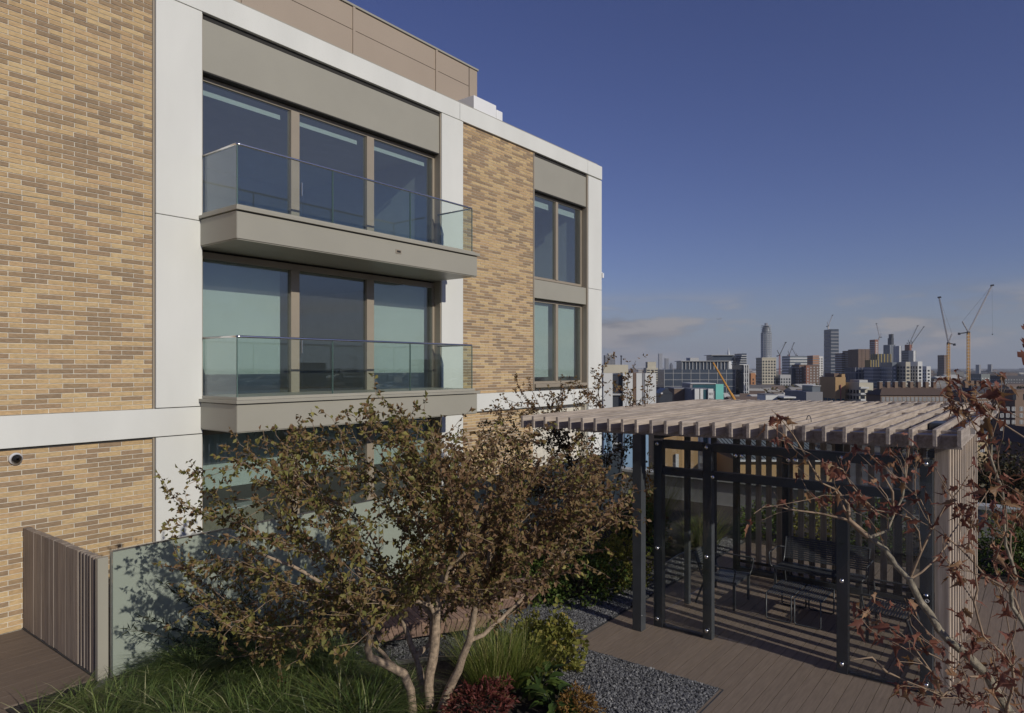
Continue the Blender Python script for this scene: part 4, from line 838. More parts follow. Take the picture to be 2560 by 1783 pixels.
# ---------------------------------------------------------------- shrubs, grasses and perennials
def shrub(name, label, cat, base, rx, ry, h, n, L, Wd, m, group=None, stems=14, up=0.4, z0=0.12, flat_=0.0):
    base = Vector(base); t = thing(name, label, cat, base, 0, group); ph = RNG.uniform(0, 6.28, n); ct = RNG.uniform(-0.15, 1, n); r_ = RNG.uniform(0.45, 1.0, n) ** 0.5
    lump = 1 + 0.22 * np.sin(ph * 3 + base.x * 7) + 0.15 * np.sin(ph * 5 + ct * 6 + base.y * 5)
    sn = np.sqrt(np.clip(1 - ct ** 2, 0.05, 1)); P = np.stack([rx * r_ * sn * np.cos(ph) * lump, ry * r_ * sn * np.sin(ph) * lump, z0 + (h - z0) * np.clip(ct, -0.1, 1) * r_ * lump], 1); P[:, 2] = np.maximum(P[:, 2], 0.02)
    D = unit(np.stack([P[:, 0], P[:, 1], P[:, 2] * 0.6], 1)) * 0.7 + RNG.normal(size=(n, 3)) * 0.5; D[:, 2] += up * 0.4 - 0.2
    soups('foliage', [leaf_soup(P, D, RNG.uniform(0.6, 1.25, n) * L, RNG.uniform(0.7, 1.2, n) * Wd, 0.25, 0.8, 0.15)], m, t)
    b = MB()
    for k in range(stems):
        i = random.randrange(n); b.tube([(random.gauss(0, 0.03), random.gauss(0, 0.03), 0), (P[i, 0] * 0.4, P[i, 1] * 0.4, P[i, 2] * 0.6), tuple(P[i])], [0.006, 0.004, 0.002], 4, cap=False)
    b.build('stems', 'darktwig', t); return t
def clump(name, label, cat, base, n, rad, L, Wd, m, lean=0.5, bend=0.6, group=None, tilt=(0, 0)):
    base = Vector(base); t = thing(name, label, cat, base, 0, group); a = RNG.uniform(0, 6.28, n); r_ = rad * RNG.uniform(0, 1, n) ** 0.6
    P = np.stack([r_ * np.cos(a), r_ * np.sin(a), np.zeros(n)], 1); D = np.stack([np.cos(a) * lean * r_ / rad + RNG.normal(size=n) * 0.12 + tilt[0], np.sin(a) * lean * r_ / rad + RNG.normal(size=n) * 0.12 + tilt[1], np.ones(n)], 1)
    v, f = blades(P, D, RNG.uniform(0.6, 1.15, n) * L, np.full(n, Wd) * RNG.uniform(0.7, 1.2, n), bend); soups('blades', [(v, f)], m, t); return t
# low dark sedge carpet at the lower left: nobody could count it
def sedge(poly, n):
    x = RNG.uniform(2.2, 6.6, n * 3); y = RNG.uniform(3.4, 8.8, n * 3); k = inpoly(x, y, poly); x, y = x[k][:n], y[k][:n]; n = len(x)
    cx, cy = np.round(x / 0.42) * 0.42, np.round(y / 0.42) * 0.42; cx += 0.1 * np.sin(cx * 37 + cy * 11); cy += 0.1 * np.sin(cx * 13 + cy * 41)
    P = np.stack([cx + (x - cx) * 0.42, cy + (y - cy) * 0.42, np.zeros(n)], 1); hgt = 0.72 + 0.28 * np.sin(cx * 3.1 + cy * 2.3) + 0.35 * np.clip((cx - 3.6) / 1.2, 0, 1) ; o = np.stack([x - cx, y - cy], 1) * 3.6
    D = np.stack([o[:, 0] + RNG.normal(size=n) * 0.35, o[:, 1] + RNG.normal(size=n) * 0.35, np.ones(n)], 1)
    v, f = blades(P, D, RNG.uniform(0.4, 0.85, n) * hgt, RNG.uniform(0.007, 0.016, n), 1.0, 4); o_ = npmesh('sedge_carpet', v, f, 'sedge')
    return tag(o_, 'carpet of dark green arching sedge below the frosted screen', 'grass', kind='stuff')
sedge([(2.35, 5.0), (2.6, 8.4), (3.6, 8.66), (5.4, 8.6), (5.5, 7.6), (5.35, 6.6), (5.6, 5.9), (4.4, 5.2), (3.5, 3.6), (2.4, 3.4)], 26000)
# narrow-leaved shrub against the frosted screen
ns_ = thing('narrow_leaf_shrub', 'shrub with long narrow dark leaves in front of the frosted glass', 'shrub', (4.6, 8.0, 0)); P, D = [], []; sb = MB()
for (x, y, dd) in ((410, 1460, 0), (330, 1530, 0.1), (560, 1420, 0.1), (595, 1425, 0), (640, 1430, 0.05), (450, 1480, -0.1), (520, 1470, 0.1), (480, 1560, -.2), (620, 1500, -.1), (690, 1440, 0.1), (545, 1500, 0), (300, 1560, 0)):
    e = PD(x, y, 8.35 + dd) - Vector((4.6, 8.0, 0)); e.y = min(e.y, 0.62); a_ = Vector((random.gauss(0.1, 0.15), random.gauss(0, 0.1), 0.0)); m_ = a_.lerp(e, 0.5) + Vector((0, 0, 0.12)); pts = [a_ * (1 - u) ** 2 + m_ * 2 * u * (1 - u) + e * u * u for u in [k / 14 for k in range(15)]]; sb.tube(pts, [0.006 - 0.0003 * k for k in range(15)], 4)
    for k in range(4, 15):
        d_ = (pts[k] - pts[k - 1]).normalized()
        for s_ in range(5): P.append(tuple(pts[k])); D.append(tuple(d_ * 0.7 + Vector([random.gauss(0, 0.55) for _ in range(3)])))
sb.build('stems', 'darktwig', ns_); P, D = np.array(P), np.array(D); soups('foliage', [leaf_soup(P, D, RNG.uniform(0.09, 0.15, len(P)), np.full(len(P), 0.008), 0.2, 0.3, 0.25)], 'narrow', ns_)
clump('grass_clump', 'bright green broad-bladed grass clump at the lower edge left of the trunks', 'grass', G(850, 1790), 160, 0.16, 0.62, 0.016, 'grass', 0.8, 0.5)
clump('grass_clump', 'tall yellow green feathery grass just right of the leaning trunk', 'grass', G(1235, 1712), 900, 0.30, 0.85, 0.0055, 'grass', 0.45, 0.35, tilt=(0.05, 0.1))
clump('grass_clump', 'yellow green grass clump beside the lime leaved shrub', 'grass', G(1310, 1700), 700, 0.24, 0.72, 0.0055, 'grass', 0.5, 0.4, tilt=(0.15, -0.1))
shrub('lime_shrub', 'lime yellow leafy shrub spilling over the gravel edge', 'shrub', G(1395, 1668), 0.30, 0.30, 0.62, 900, 0.075, 0.062, 'leaf_lime')
shrub('lime_shrub', 'yellow green leafy perennial between the grass and the slatted seat', 'shrub', G(1330, 1640), 0.30, 0.26, 0.5, 700, 0.06, 0.048, 'leaf_lime')
shrub('red_shrub', 'low crimson leaved shrub at the foot of the tree', 'shrub', G(1205, 1800), 0.42, 0.34, 0.36, 1500, 0.06, 0.022, 'leaf_crim')
def bigleaf(label, base, n, L):
    base = Vector(base); t = thing('broad_leaf_plant', label, 'plant', base); P, D = [], []; b = MB()
    for k in range(n):
        a_ = random.uniform(0, 6.28); e = Vector((math.cos(a_) * random.uniform(0.05, 0.2), math.sin(a_) * random.uniform(0.05, 0.2), random.uniform(0.08, 0.28))); b.tube([(0, 0, 0), tuple(e * 0.5 + Vector((0, 0, 0.05))), tuple(e)], 0.004, 4); P.append(tuple(e)); D.append((math.cos(a_), math.sin(a_), random.uniform(-0.1, 0.6)))
    b.build('stems', 'narrow', t); P, D = np.array(P), np.array(D); soups('leaves', [lobed_soup(P, D, RNG.uniform(0.7, 1.2, n) * L, OVAL, (0.8, 1.25), 2.0)], 'leaf_green', t)
bigleaf('broad green leaved plant beside the steel gravel edging', G(1350, 1745), 34, 0.19); bigleaf('broad green leaved plant at the bottom edge below the edging', G(1390, 1795), 22, 0.2)
shrub('orange_perennial', 'faded orange brown perennial at the corner of the gravel', 'plant', G(1440, 1800), 0.26, 0.22, 0.3, 700, 0.05, 0.02, 'leaf_orange')
clump('grass_clump', 'small bright green tuft between the tree trunks', 'grass', G(1075, 1790), 90, 0.07, 0.26, 0.010, 'grass', 0.9, 0.5)
# bushes beyond the gravel
for (x, y, rx, h, n, m, lab) in ((1330, 1500, .55, .75, 1500, 'leaf_green', 'green bush at the gravel bend behind the timber seat'), (1450, 1492, .62, .95, 2000, 'leaf_green', 'large green bush against the gravel left of the dark post'), (1545, 1462, .5, .85, 1500, 'leaf_lime', 'sunlit yellow green bush beside the dark post'),
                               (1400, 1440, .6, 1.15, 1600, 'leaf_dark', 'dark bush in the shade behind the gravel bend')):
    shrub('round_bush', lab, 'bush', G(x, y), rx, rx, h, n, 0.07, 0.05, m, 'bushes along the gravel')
# planting beyond the shelter, seen through the glass
for (X, Y, r_, h, n, m, lab, nm) in ((12.9, 6.6, .55, .9, 1300, 'leaf_green', 'green leafy shrub seen through the left glass panel', 'round_bush'), (13.6, 7.0, .55, 1.35, 1300, 'leaf_orange', 'orange brown shrub seen through the left glass panel', 'round_bush'),
                                  (15.3, 4.9, .5, .8, 1000, 'leaf_green', 'green shrub behind the leftmost back slats', 'round_bush'), (15.6, 3.8, .6, 1.0, 1200, 'leaf_lime', 'yellow green shrub behind the middle back slats', 'round_bush'), (15.5, 2.7, .55, .9, 1000, 'leaf_green', 'green shrub behind the steel bench', 'round_bush'),
                                  (15.7, 1.7, .6, 1.0, 1200, 'leaf_dark', 'dark shrub behind the right back slats', 'round_bush'), (15.6, 0.35, .7, .95, 1600, 'leaf_green', 'glossy green shrub right of the slatted side wall', 'round_bush'), (15.5, -0.7, .6, 1.1, 1200, 'leaf_red', 'reddish shrub at the right edge beyond the deck', 'round_bush'), (15.9, -1.8, .7, 1.0, 1200, 'leaf_dark', 'dark shrub beyond the deck outside the right edge', 'round_bush')):
    shrub(nm, lab, 'bush', (X, Y, 0), r_, r_, h, n, 0.08, 0.05, m, 'bushes at the back of the terrace')
clump('grass_clump', 'green grass clump seen through the open doorway of the shelter', 'grass', (13.9, 5.75, 0), 500, .3, 1.0, .008, 'grass', .6, .5)
clump('grass_clump', 'tall pale grass beyond the deck at the right edge', 'grass', (16.3, 0.1, 0), 500, .5, 1.35, .008, 'grass', .35, .25)
clump('grass_clump', 'pale feathery grass seen through the left glass panel', 'grass', (14.6, 7.3, 0), 500, .35, 1.7, .008, 'grass', .35, .3)
# terrace parapet
pw = thing('parapet_wall', 'low grey parapet wall with pale coping at the far edge of the terrace', 'wall', (18.5, 2, 0))
box('wall', 'concrete', pw, -0.12, 0.12, -11, 9.5, -0.04, 0.62); 
for k in range(9): box('coping_stone', 'coping', pw, -0.22, 0.22, -11 + k * 2.28, -11 + (k + 1) * 2.28 - 0.01, 0.621, 0.70)
# ================================================================== THE CITY
ZG = -26.0
def cmat(k, col, rough=0.7, **kw):
    M[k] = flat('city ' + k, col, rough, var=kw.pop('var', 0.08), scale=kw.pop('scale', 0.08), **kw)
for k, c_, r_ in (('c_grey', (0.22, 0.22, 0.23), .7), ('c_lgrey', (0.40, 0.40, 0.39), .7), ('c_beige', (0.48, 0.44, 0.34), .8), ('c_white', (0.62, 0.62, 0.59), .7), ('c_brown', (0.16, 0.105, 0.075), .8), ('c_red', (0.25, 0.105, 0.065), .8), ('c_orange', (0.42, 0.20, 0.09), .8),
                  ('c_ochre', (0.40, 0.255, 0.115), .8), ('c_yellow', (0.55, 0.40, 0.10), .6), ('c_dark', (0.04, 0.045, 0.055), .35), ('c_navy', (0.035, 0.045, 0.085), .3), ('c_glass', (0.06, 0.075, 0.10), .18), ('c_steelglass', (0.16, 0.18, 0.20), .25), ('c_teal', (0.16, 0.52, 0.44), .5), ('c_dteal', (0.03, 0.09, 0.11), .25),
                  ('c_pane', (0.025, 0.03, 0.04), .15), ('c_frame', (0.55, 0.55, 0.53), .6), ('c_roof', (0.10, 0.068, 0.052), .85), ('c_slate', (0.07, 0.07, 0.08), .8), ('c_brick', (0.19, 0.13, 0.092), .85), ('c_crane', (0.55, 0.30, 0.06), .5), ('c_cranew', (0.55, 0.52, 0.50), .5), ('c_craner', (0.35, 0.12, 0.10), .5), ('c_jib', (0.62, 0.30, 0.05), .45), ('c_blue', (0.22, 0.34, 0.46), .5), ('c_pink', (0.42, 0.13, 0.13), .5),
                  ('c_ybrick', (0.40, 0.30, 0.17), .85), ('c_corr', (0.16, 0.18, 0.17), .5)): cmat(k, c_, r_)
def site(name, label, cat, x0, x1, ytop, d, t, group=None):
    """box volume whose outline spans photo columns x0..x1 with its top at row ytop when its front stands d metres away and it is t metres deep"""
    lat0 = (x0 - CX) * (d + t) / F if x0 > CX else (x0 - CX) * d / F; lat1 = (x1 - CX) * d / F; h = H + (YH - ytop) * d / F - ZG
    if lat1 - lat0 < 4: lat0 = lat1 - 4
    o = thing(name, label, cat, (CA * d + SA * lat0, SA * d - CA * lat0, ZG), A - R(90), group)
    return o, lat1 - lat0, h
def facade(par, w, h, t, wall, det, fl=3.3, col=3.0, style='win', top=1.2, base=0.0, wf=0.5, hf=0.55):
    """wall block with window panes (win), or glass block with slab and mullion lines (glass / slab / fins)"""
    b = MB().box(0, w, 0, t, 0, h); b.build('wall', wall, par)
    d = MB(); nf = max(1, int((h - top - base) / fl)); nc = max(1, int(w / col)); ns = max(1, int(t / col))
    if nf * (nc + ns) > 4000: fl *= 2; nf = max(1, nf // 2)
    if style == 'win':
        for i in range(nf):
            z = base + i * fl + fl * (1 - hf) / 2
            for k in range(nc): x = (k + 0.5) * w / nc; d.box(x - wf * w / nc / 2, x + wf * w / nc / 2, -0.12, 0.0, z, z + fl * hf)
            for k in range(ns): y = (k + 0.5) * t / ns; d.box(-0.12, 0.0, y - wf * t / ns / 2, y + wf * t / ns / 2, z, z + fl * hf)
        nm = 'windows'
    else:
        if style in ('glass', 'slab'):
            for i in range(nf + 1): z = base + i * fl; d.box(-0.35, w + 0.05, -0.35, 0, z, z + fl * (0.14 if style == 'glass' else 0.38)); d.box(-0.35, 0, 0, t, z, z + fl * (0.14 if style == 'glass' else 0.38))
        if style in ('glass', 'fins'):
            for k in range(nc + 1): x = k * w / nc; d.box(x - 0.3, x + 0.3, -0.45, 0, base, h)
            for k in range(ns + 1): y = k * t / ns; d.box(-0.45, 0, y - 0.3, y + 0.3, base, h)
        if style == 'thin':
            for i in range(nf + 1): d.box(-0.2, w, -0.2, 0, base + i * fl, base + i * fl + 0.28)
            for k in range(nc + 1): d.box(k * w / nc - 0.14, k * w / nc + 0.14, -0.24, 0, base, h)
        nm = 'facade_grid'
    o = d.build(nm, det, par); o['kind'] = 'stuff'; return o
def tower(name, label, x0, x1, ytop, d, t, wall, det, style='win', **k):
    g = k.pop('group', 'skyline buildings'); o, w, h = site(name, label, 'building', x0, x1, ytop, d, t, g); facade(o, w, h, t, wall, det, style=style, **k); return o, w, h
def roofbox(o, x0, x1, t0, t1, z0, z1, m, name='roof_box'): return box(name, m, o, x0, x1, t0, t1, z0, z1)
# ground, far low-rise, tree masses
struct(MB().prism([(16000 * math.cos(2 * math.pi * k / 40), 16000 * math.sin(2 * math.pi * k / 40)) for k in range(40)], ZG - 1, ZG).build('city_ground', flat('city ground', (0.085, 0.08, 0.072), 0.9, var=0.35, scale=0.02)))
def lowrise(n, rmin, rmax, hmax, m, name, label, amin=-math.pi, amax=math.pi, inview=None):
    b = MB()
    for _ in range(n):
        r_ = math.exp(random.uniform(math.log(rmin), math.log(rmax))); a_ = random.uniform(amin, amax); x, y = r_ * math.cos(a_), r_ * math.sin(a_); w, t, h = random.uniform(8, 40) * (1 + r_ / 3000), random.uniform(8, 16) * (1 + r_ / 3000), random.uniform(5, hmax)
        c_, s_ = math.cos(a_ + random.choice((0, .5, 1.2))), math.sin(a_ + random.choice((0, .5, 1.2))); b0 = len(b.v)
        pts = [(x + c_ * u - s_ * v, y + s_ * u + c_ * v) for u, v in ((0, 0), (t, 0), (t, w), (0, w))]
        b.prism(pts, ZG, ZG + h)
        if random.random() < 0.5:
            rg = [((pts[0][0] + pts[1][0]) / 2, (pts[0][1] + pts[1][1]) / 2, ZG + h + 3), ((pts[2][0] + pts[3][0]) / 2, (pts[2][1] + pts[3][1]) / 2, ZG + h + 3)]; k = len(b.v)
            b.v += [(p_[0], p_[1], ZG + h) for p_ in pts] + rg; b.f += [(k, k + 1, k + 4), (k + 2, k + 3, k + 5), (k + 1, k + 2, k + 5, k + 4), (k + 3, k, k + 4, k + 5)]
    o = b.build(name, m); return tag(o, label, 'buildings', kind='stuff')
def b_mix(t):
    g = N(t, 'ShaderNodeNewGeometry'); r = ramp(t, g.outputs['Random Per Island'], [(0, (0.10, 0.07, 0.055)), (0.3, (0.17, 0.12, 0.09)), (0.5, (0.12, 0.115, 0.115)), (0.7, (0.26, 0.24, 0.21)), (0.9, (0.42, 0.41, 0.38)), (1, (0.55, 0.54, 0.5))]); return pbsdf(t, r, 0.8)
M['mixroof'] = mat('mixed roofs', b_mix)
lowrise(900, 330, 1500, 11, 'mixroof', 'near_rooftops', 'mass of low rooftops between the terrace and the skyline', A - 0.66, A + 0.2)
lowrise(2600, 1200, 9000, 17, 'mixroof', 'far_rooftops', 'far mass of low rooftops fading towards the horizon')
lowrise(900, 250, 1500, 12, 'mixroof', 'rooftops_behind', 'low rooftops on the sunny side of the terrace', A - 3.3, A - 0.7)
def treemass(n, rmin, rmax, name, label, amin, amax, lo=4, hi=11):
    V, Fs, o = [], [], 0
    for _ in range(n):
        r_ = math.exp(random.uniform(math.log(rmin), math.log(rmax))); a_ = random.uniform(amin, amax); s_ = random.uniform(lo, hi) * 0.62; k = 90 if r_ > 600 else 260
        dr = unit(RNG.normal(size=(k, 3))); rr = RNG.uniform(0.5, 1.0, (k, 1)) * (1 + 0.25 * np.sin(dr[:, :1] * 6 + r_)); P = dr * rr * s_ * np.array([1, 1, 0.85]) + np.array([r_ * math.cos(a_), r_ * math.sin(a_), ZG + s_ * 1.15])
        v, f = leaf_soup(P, dr + RNG.normal(size=(k, 3)) * 0.7, RNG.uniform(0.3, 0.6, k) * s_ * (0.6 if k > 100 else 1), RNG.uniform(0.25, 0.5, k) * s_ * (0.6 if k > 100 else 1)); V.append(v); Fs.append(f + o); o += len(v)
    ob = npmesh(name, np.concatenate(V), np.concatenate(Fs), 'leaf_far'); return tag(ob, label, 'trees', kind='stuff')
M['leaf_far'] = leafmat('far trees', [(0, (0.05, 0.045, 0.022)), (0.5, (0.075, 0.065, 0.025)), (1, (0.13, 0.075, 0.03))], 0.0, 0.9)
treemass(480, 240, 3000, 'far_tree_mass', 'scattered autumn trees among the rooftops', A - 0.66, A + 0.15)
# ---- skyline, left to right
o, w, h = tower('grey_tower', 'plain grey tower left of the chimney mast at the white building corner', 1509, 1538, 888, 1500, 26, 'c_grey', 'c_pane', wf=.35)
roofbox(o, w * .3, w * .95, 3, 20, h + .02, h + 4, 'c_lgrey')
ms = thing('chimney_mast', 'thin dark chimney mast right of the plain grey tower', 'chimney', (PD(1553, 918, 900).x, PD(1553, 918, 900).y, ZG)); MB().tube([(0, 0, 0), (0, 0, H + 29 * 900 / F - ZG)], [1.1, 0.8], 8).build('shaft', 'c_dark', ms); MB().tube([(0, 0, H + 26 * 900 / F - ZG), (0, 0, H + 29 * 900 / F - ZG)], 1.3, 8).build('cap', 'c_dark', ms)
# white piers building just beyond the corner
o, w, h = site('white_pier_building', 'pale building with tall white piers and dark bays right of the building corner', 'building', 1500, 1640, 933, 130, 18, 'buildings beyond the terrace')
box('wall', 'c_dark', o, 0, w, 0, 18, 0, h - 0.4)
def lx(px, d, x0, t): return (px - CX) * d / F - (x0 - CX) * (d + t) / F
for a_, b_, m_ in ((1507, 1530, 'c_white'), (1556, 1580, 'c_white'), (1589, 1603, 'c_white'), (1611, 1638, 'c_white'), (1581, 1588, 'c_brown'), (1604, 1610, 'c_grey')): box('pier', m_, o, lx(a_, 130, 1500, 18), lx(b_, 130, 1500, 18), -0.8, 0, 0, h)
for k in range(7): box('balcony_slab', 'c_lgrey', o, lx(1530.5, 130, 1500, 18), lx(1555.5, 130, 1500, 18), -0.5, 0, h - 4.2 - k * 3.1, h - 3.9 - k * 3.1)
for a_, b_ in ((1508, 1529, ), (1557, 1579), (1590, 1602), (1612, 1636)): box('blue_hoarding', 'c_blue', o, lx(a_, 130, 1500, 18), lx(b_, 130, 1500, 18), -1.0, -0.82, 0, h - 7.2)
roofbox(o, lx(1512, 130, 1500, 18), lx(1575, 130, 1500, 18), 2, 14, h + .01, h + 1.6, 'c_beige')
o, w, h = tower('beige_banded_tower', 'beige tower with banded balconies and stepped top', 1609, 1645, 920, 900, 20, 'c_beige', 'c_pane', 'win', fl=3.0, col=5, hf=.45, wf=.75); roofbox(o, w * .12, w * .85, 2, 16, h + .02, h + 8, 'c_beige')
for lab, x0, x1, yt, m_ in (('slim far glass tower in the hazy distance', 1645, 1656, 884, 'c_grey'), ('squat far glass tower in the hazy distance', 1661, 1672, 896, 'c_slate')):
    o, w, h = tower('far_tower', lab, x0, x1, yt, 6000, 40, m_, 'c_lgrey', 'slab', fl=8)
def revolve(name, prof, m, par, n=24, smooth=True):
    b = MB()
    for r_, z in prof:
        for k in range(n): t = 2 * math.pi * k / n; b.v.append((r_ * math.cos(t), r_ * math.sin(t), z))
    for i in range(len(prof) - 1):
        for k in range(n): k2 = (k + 1) % n; b.f.append((i * n + k, i * n + k2, (i + 1) * n + k2, (i + 1) * n + k))
    b.f.append(tuple(range((len(prof) - 1) * n, len(prof) * n))); return b.build(name, m, par, smooth=smooth)
def at(x, d): p_ = PD(x, YH, d); return (p_.x, p_.y, ZG)
zh = lambda y, d: H + (YH - y) * d / F - ZG
o = thing('rounded_far_tower', 'bullet-shaped far tower in the hazy distance', 'building', at(1678, 6000), 0, 'skyline buildings'); hh = zh(907, 6000); revolve('shell', [(12, 0), (15, hh * .4), (14, hh * .65), (9, hh * .87), (2, hh)], 'c_slate', o)
o = thing('spire_tower', 'pale tapering spire tip above the dark glass complex', 'building', at(1821, 5600), R(30), 'skyline buildings'); hh = zh(871, 5600); revolve('shaft', [(36, 0), (14, hh * .66), (2.5, hh)], 'c_white', o, 4, False); 
# dark glass complex
D6 = 520
o, w, h = site('dark_glass_complex', 'long dark glass residential complex with stepped white-framed roof', 'building', 1644, 1838, 924, D6, 24, 'skyline buildings'); facade(o, w, h, 24, 'c_glass', 'c_lgrey', fl=5.0, col=6.5, style='thin')
roofbox(o, w * .26, w * .93, 3, 20, h + .02, h + 6.2, 'c_glass', 'upper_storey'); roofbox(o, w * .24, w * .95, 1, 22, h + 6.21, h + 6.7, 'c_lgrey', 'roof_slab'); roofbox(o, w * .7, w, 3, 20, h + 6.72, h + 10.8, 'c_glass', 'upper_storey'); roofbox(o, w * .67, w, 1, 22, h + 10.81, h + 11.2, 'c_lgrey', 'roof_slab'); roofbox(o, w * .38, w * .5, 3, 15, h + 6.72, h + 9, 'c_lgrey', 'plant_room')
for k in range(14): box('roof_post', 'c_frame', o, w * (.26 + k * .05), w * (.26 + k * .05) + .35, 2.2, 2.8, h + .03, h + 6.2)
o, w, h = site('braced_frame_block', 'glass block with white diagonal braces and stepped deck top', 'building', 1836, 1871, 912, D6 - 6, 26, 'skyline buildings'); box('wall', 'c_glass', o, 0, w, 0, 26, 0, h)
for k in range(3): box('column', 'c_frame', o, w * (.18 + .405 * k) - .3, w * (.18 + .405 * k) + .3, -.8, -.02, 0, h)
nf = int(h / 6.6)
for i in range(nf + 1): box('floor_beam', 'c_frame', o, 0, w, -.7, -.02, h - i * 6.6 - .5, h - i * 6.6)
for i in range(nf):
    for k in range(2): MB().tube([(w * (.18 + .405 * k), -.5, h - i * 6.6), (w * (.585 + .405 * k), -.5, h - (i + 1) * 6.6)], .22, 4).build('brace', 'c_frame', o)
for k in range(5): roofbox(o, -w * .5 + k * w * .1, w * (1.0 - k * .02), 2, 22, h + .02 + k * 1.7, h + .5 + k * 1.7, 'c_frame', 'deck_slab'); roofbox(o, -w * .4 + k * w * .1, w * .92, 3, 20, h + .51 + k * 1.7, h + 1.71 + k * 1.7, 'c_glass', 'upper_storey')
# teal and white low buildings, gabled shed
o, w, h = site('teal_building', 'low building with dark glass front and bright turquoise end panel', 'building', 1705, 1808, 960, 330, 16, 'buildings beyond the terrace'); box('wall', 'c_grey', o, 0, w, 0, 16, 0, h); box('glass_front', 'c_dteal', o, w * .08, w * .76, -.3, -.01, h - 3.2, h - .4); box('turquoise_panel', 'c_teal', o, w * .765, w, -.5, -.01, h - 9, h - .1); box('roof_edge', 'c_frame', o, 0, w * .77, -.6, 16, h + .01, h + .35)
o, w, h = site('white_terrace_building', 'low white building with small slot windows below the turquoise panel', 'building', 1708, 1781, 972, 250, 12, 'buildings beyond the terrace'); box('wall', 'c_grey', o, 0, w, 0, 12, 0, h)
box('white_bay', 'c_white', o, w * .12, w * .33, -1.2, -.01, 0, h); box('white_bay', 'c_white', o, w * .40, w * .53, -.8, -.01, 0, h); box('glass_bay', 'c_dteal', o, w * .55, w * .74, -.4, -.01, 0, h - .4); bay = box('white_bay', 'c_white', o, w * .76, w, -1.2, -.01, 0, h)
for i in range(4):
    for k in range(3): box('window', 'c_pane', bay, w * (.80 + k * .065), w * (.822 + k * .065), -1.26, -1.21, h - 2.3 - i * 1.9, h - 1.4 - i * 1.9)
o, w, h = site('gabled_shed', 'small black gabled house beside a brown wall', 'building', 1655, 1681, 984, 210, 8, 'buildings beyond the terrace'); box('wall', 'c_dark', o, 0, w, 0, 8, 0, h); b = MB(); b.v = [(0, -.2, h), (w, -.2, h), (w / 2, -.2, h + 1.6), (0, 8, h), (w, 8, h), (w / 2, 8, h + 1.6)]; b.f = [(0, 1, 2), (3, 5, 4), (0, 2, 5, 3), (1, 4, 5, 2)]; b.build('roof', 'c_dark', o); box('skylight', 'c_frame', o, w * .1, w * .25, -.3, -.21, h - .3, h + .3)
o, w, h = site('brown_wall_block', 'plain brown block with a rusty tree in front', 'building', 1676, 1712, 973, 260, 10, 'buildings beyond the terrace'); box('wall', 'c_brick', o, 0, w, 0, 10, 0, h); box('roof_edge', 'c_grey', o, -.2, w + .2, -.2, 10, h + .01, h + .5)
# mobile crane boom
cb = thing('crane_boom', 'raised orange telescopic crane boom in front of the dark glass complex', 'crane', at(1880, 300)); a_ = Vector(at(1880, 300)); p0, p1 = PD(1866, 1050, 300) - a_, PD(1783, 907, 310) - a_; m1 = p0.lerp(p1, .45); MB().tube([p0, m1], [.62, .58], 6).build('boom_section', 'c_jib', cb); MB().tube([m1, p1], [.42, .36], 6).build('boom_section', 'c_jib', cb); box('carrier', 'c_jib', cb, -6, 5, -1.4, 1.4, .9, 3.0); 
for k in range(4): MB().tube([(-5 + k * 2.8, -1.5, .8), (-5 + k * 2.8, 1.5, .8)], .8, 10).build('wheel', 'c_dark', cb)
MB().tube([Vector((-3, 0, 2.5)), p0], [.6, .62], 6).build('boom_section', 'c_jib', cb)
# cylindrical tower
o = thing('round_tower', 'tall slim cylindrical glass tower with stepped crown', 'building', at(1915.5, 2330), 0, 'skyline buildings'); d_ = 2330; r0 = 12.5 * d_ / F; z1, z2, z3, z4 = zh(834, d_), zh(820, d_), zh(816, d_), zh(808, d_)
revolve('shaft', [(r0, 0), (r0, z1)], 'c_steelglass', o); revolve('crown', [(r0 * .86, z1), (r0 * .84, (z1 + z2) / 2), (r0 * .72, z2), (r0 * .5, z3)], 'c_steelglass', o); revolve('top_drum', [(r0 * .32, z3 - 2), (r0 * .3, z4)], 'c_grey', o)
b = MB()
for k in range(10): t = R(-90) + A + R(-70 + k * 36); b.box(r0 * math.cos(t) - .7, r0 * math.cos(t) + .7, r0 * math.sin(t) - .7, r0 * math.sin(t) + .7, 0, z1 + 3)
b.build('fins', 'c_lgrey', o)
b = MB()
for k in range(26): zz = 20 + k * 6.0; b.prism([(r0 * 1.012 * math.cos(2 * math.pi * i / 24), r0 * 1.012 * math.sin(2 * math.pi * i / 24)) for i in range(24)], zz, zz + 1.2)
b.build('floor_rings', 'c_lgrey', o)['kind'] = 'stuff'
o, w, h = tower('beige_grid_tower', 'beige gridded apartment tower in front of the round tower', 1890, 1940, 897, 720, 18, 'c_beige', 'c_pane', wf=.55, hf=.6, fl=3.1, col=2.6); roofbox(o, -.3, w + .3, -.5, 18, h + .02, h + 1.2, 'c_beige')
tower('beige_grid_wing', 'lower gridded wing attached right of the beige tower', 1936, 1977, 937, 715, 16, 'c_lgrey', 'c_pane', wf=.5, hf=.6, fl=3.1, col=2.6)
tower('orange_block', 'small orange brick block left of the beige tower', 1868, 1889, 933, 640, 10, 'c_orange', 'c_pane', wf=.25)
tower('blue_lattice_building', 'wide building with blue grey lattice facade behind the brown block', 1955, 2030, 890, 1000, 30, 'c_steelglass', 'c_white', 'slab', fl=4.2)
tower('white_lattice_end', 'white gridded end block right of the orange edged building', 2026, 2058, 891, 960, 24, 'c_white', 'c_pane', wf=.45, hf=.5); tower('orange_edged_block', 'block with green top and orange side strip', 2018, 2048, 889, 930, 18, 'c_orange', 'c_grey', 'slab')
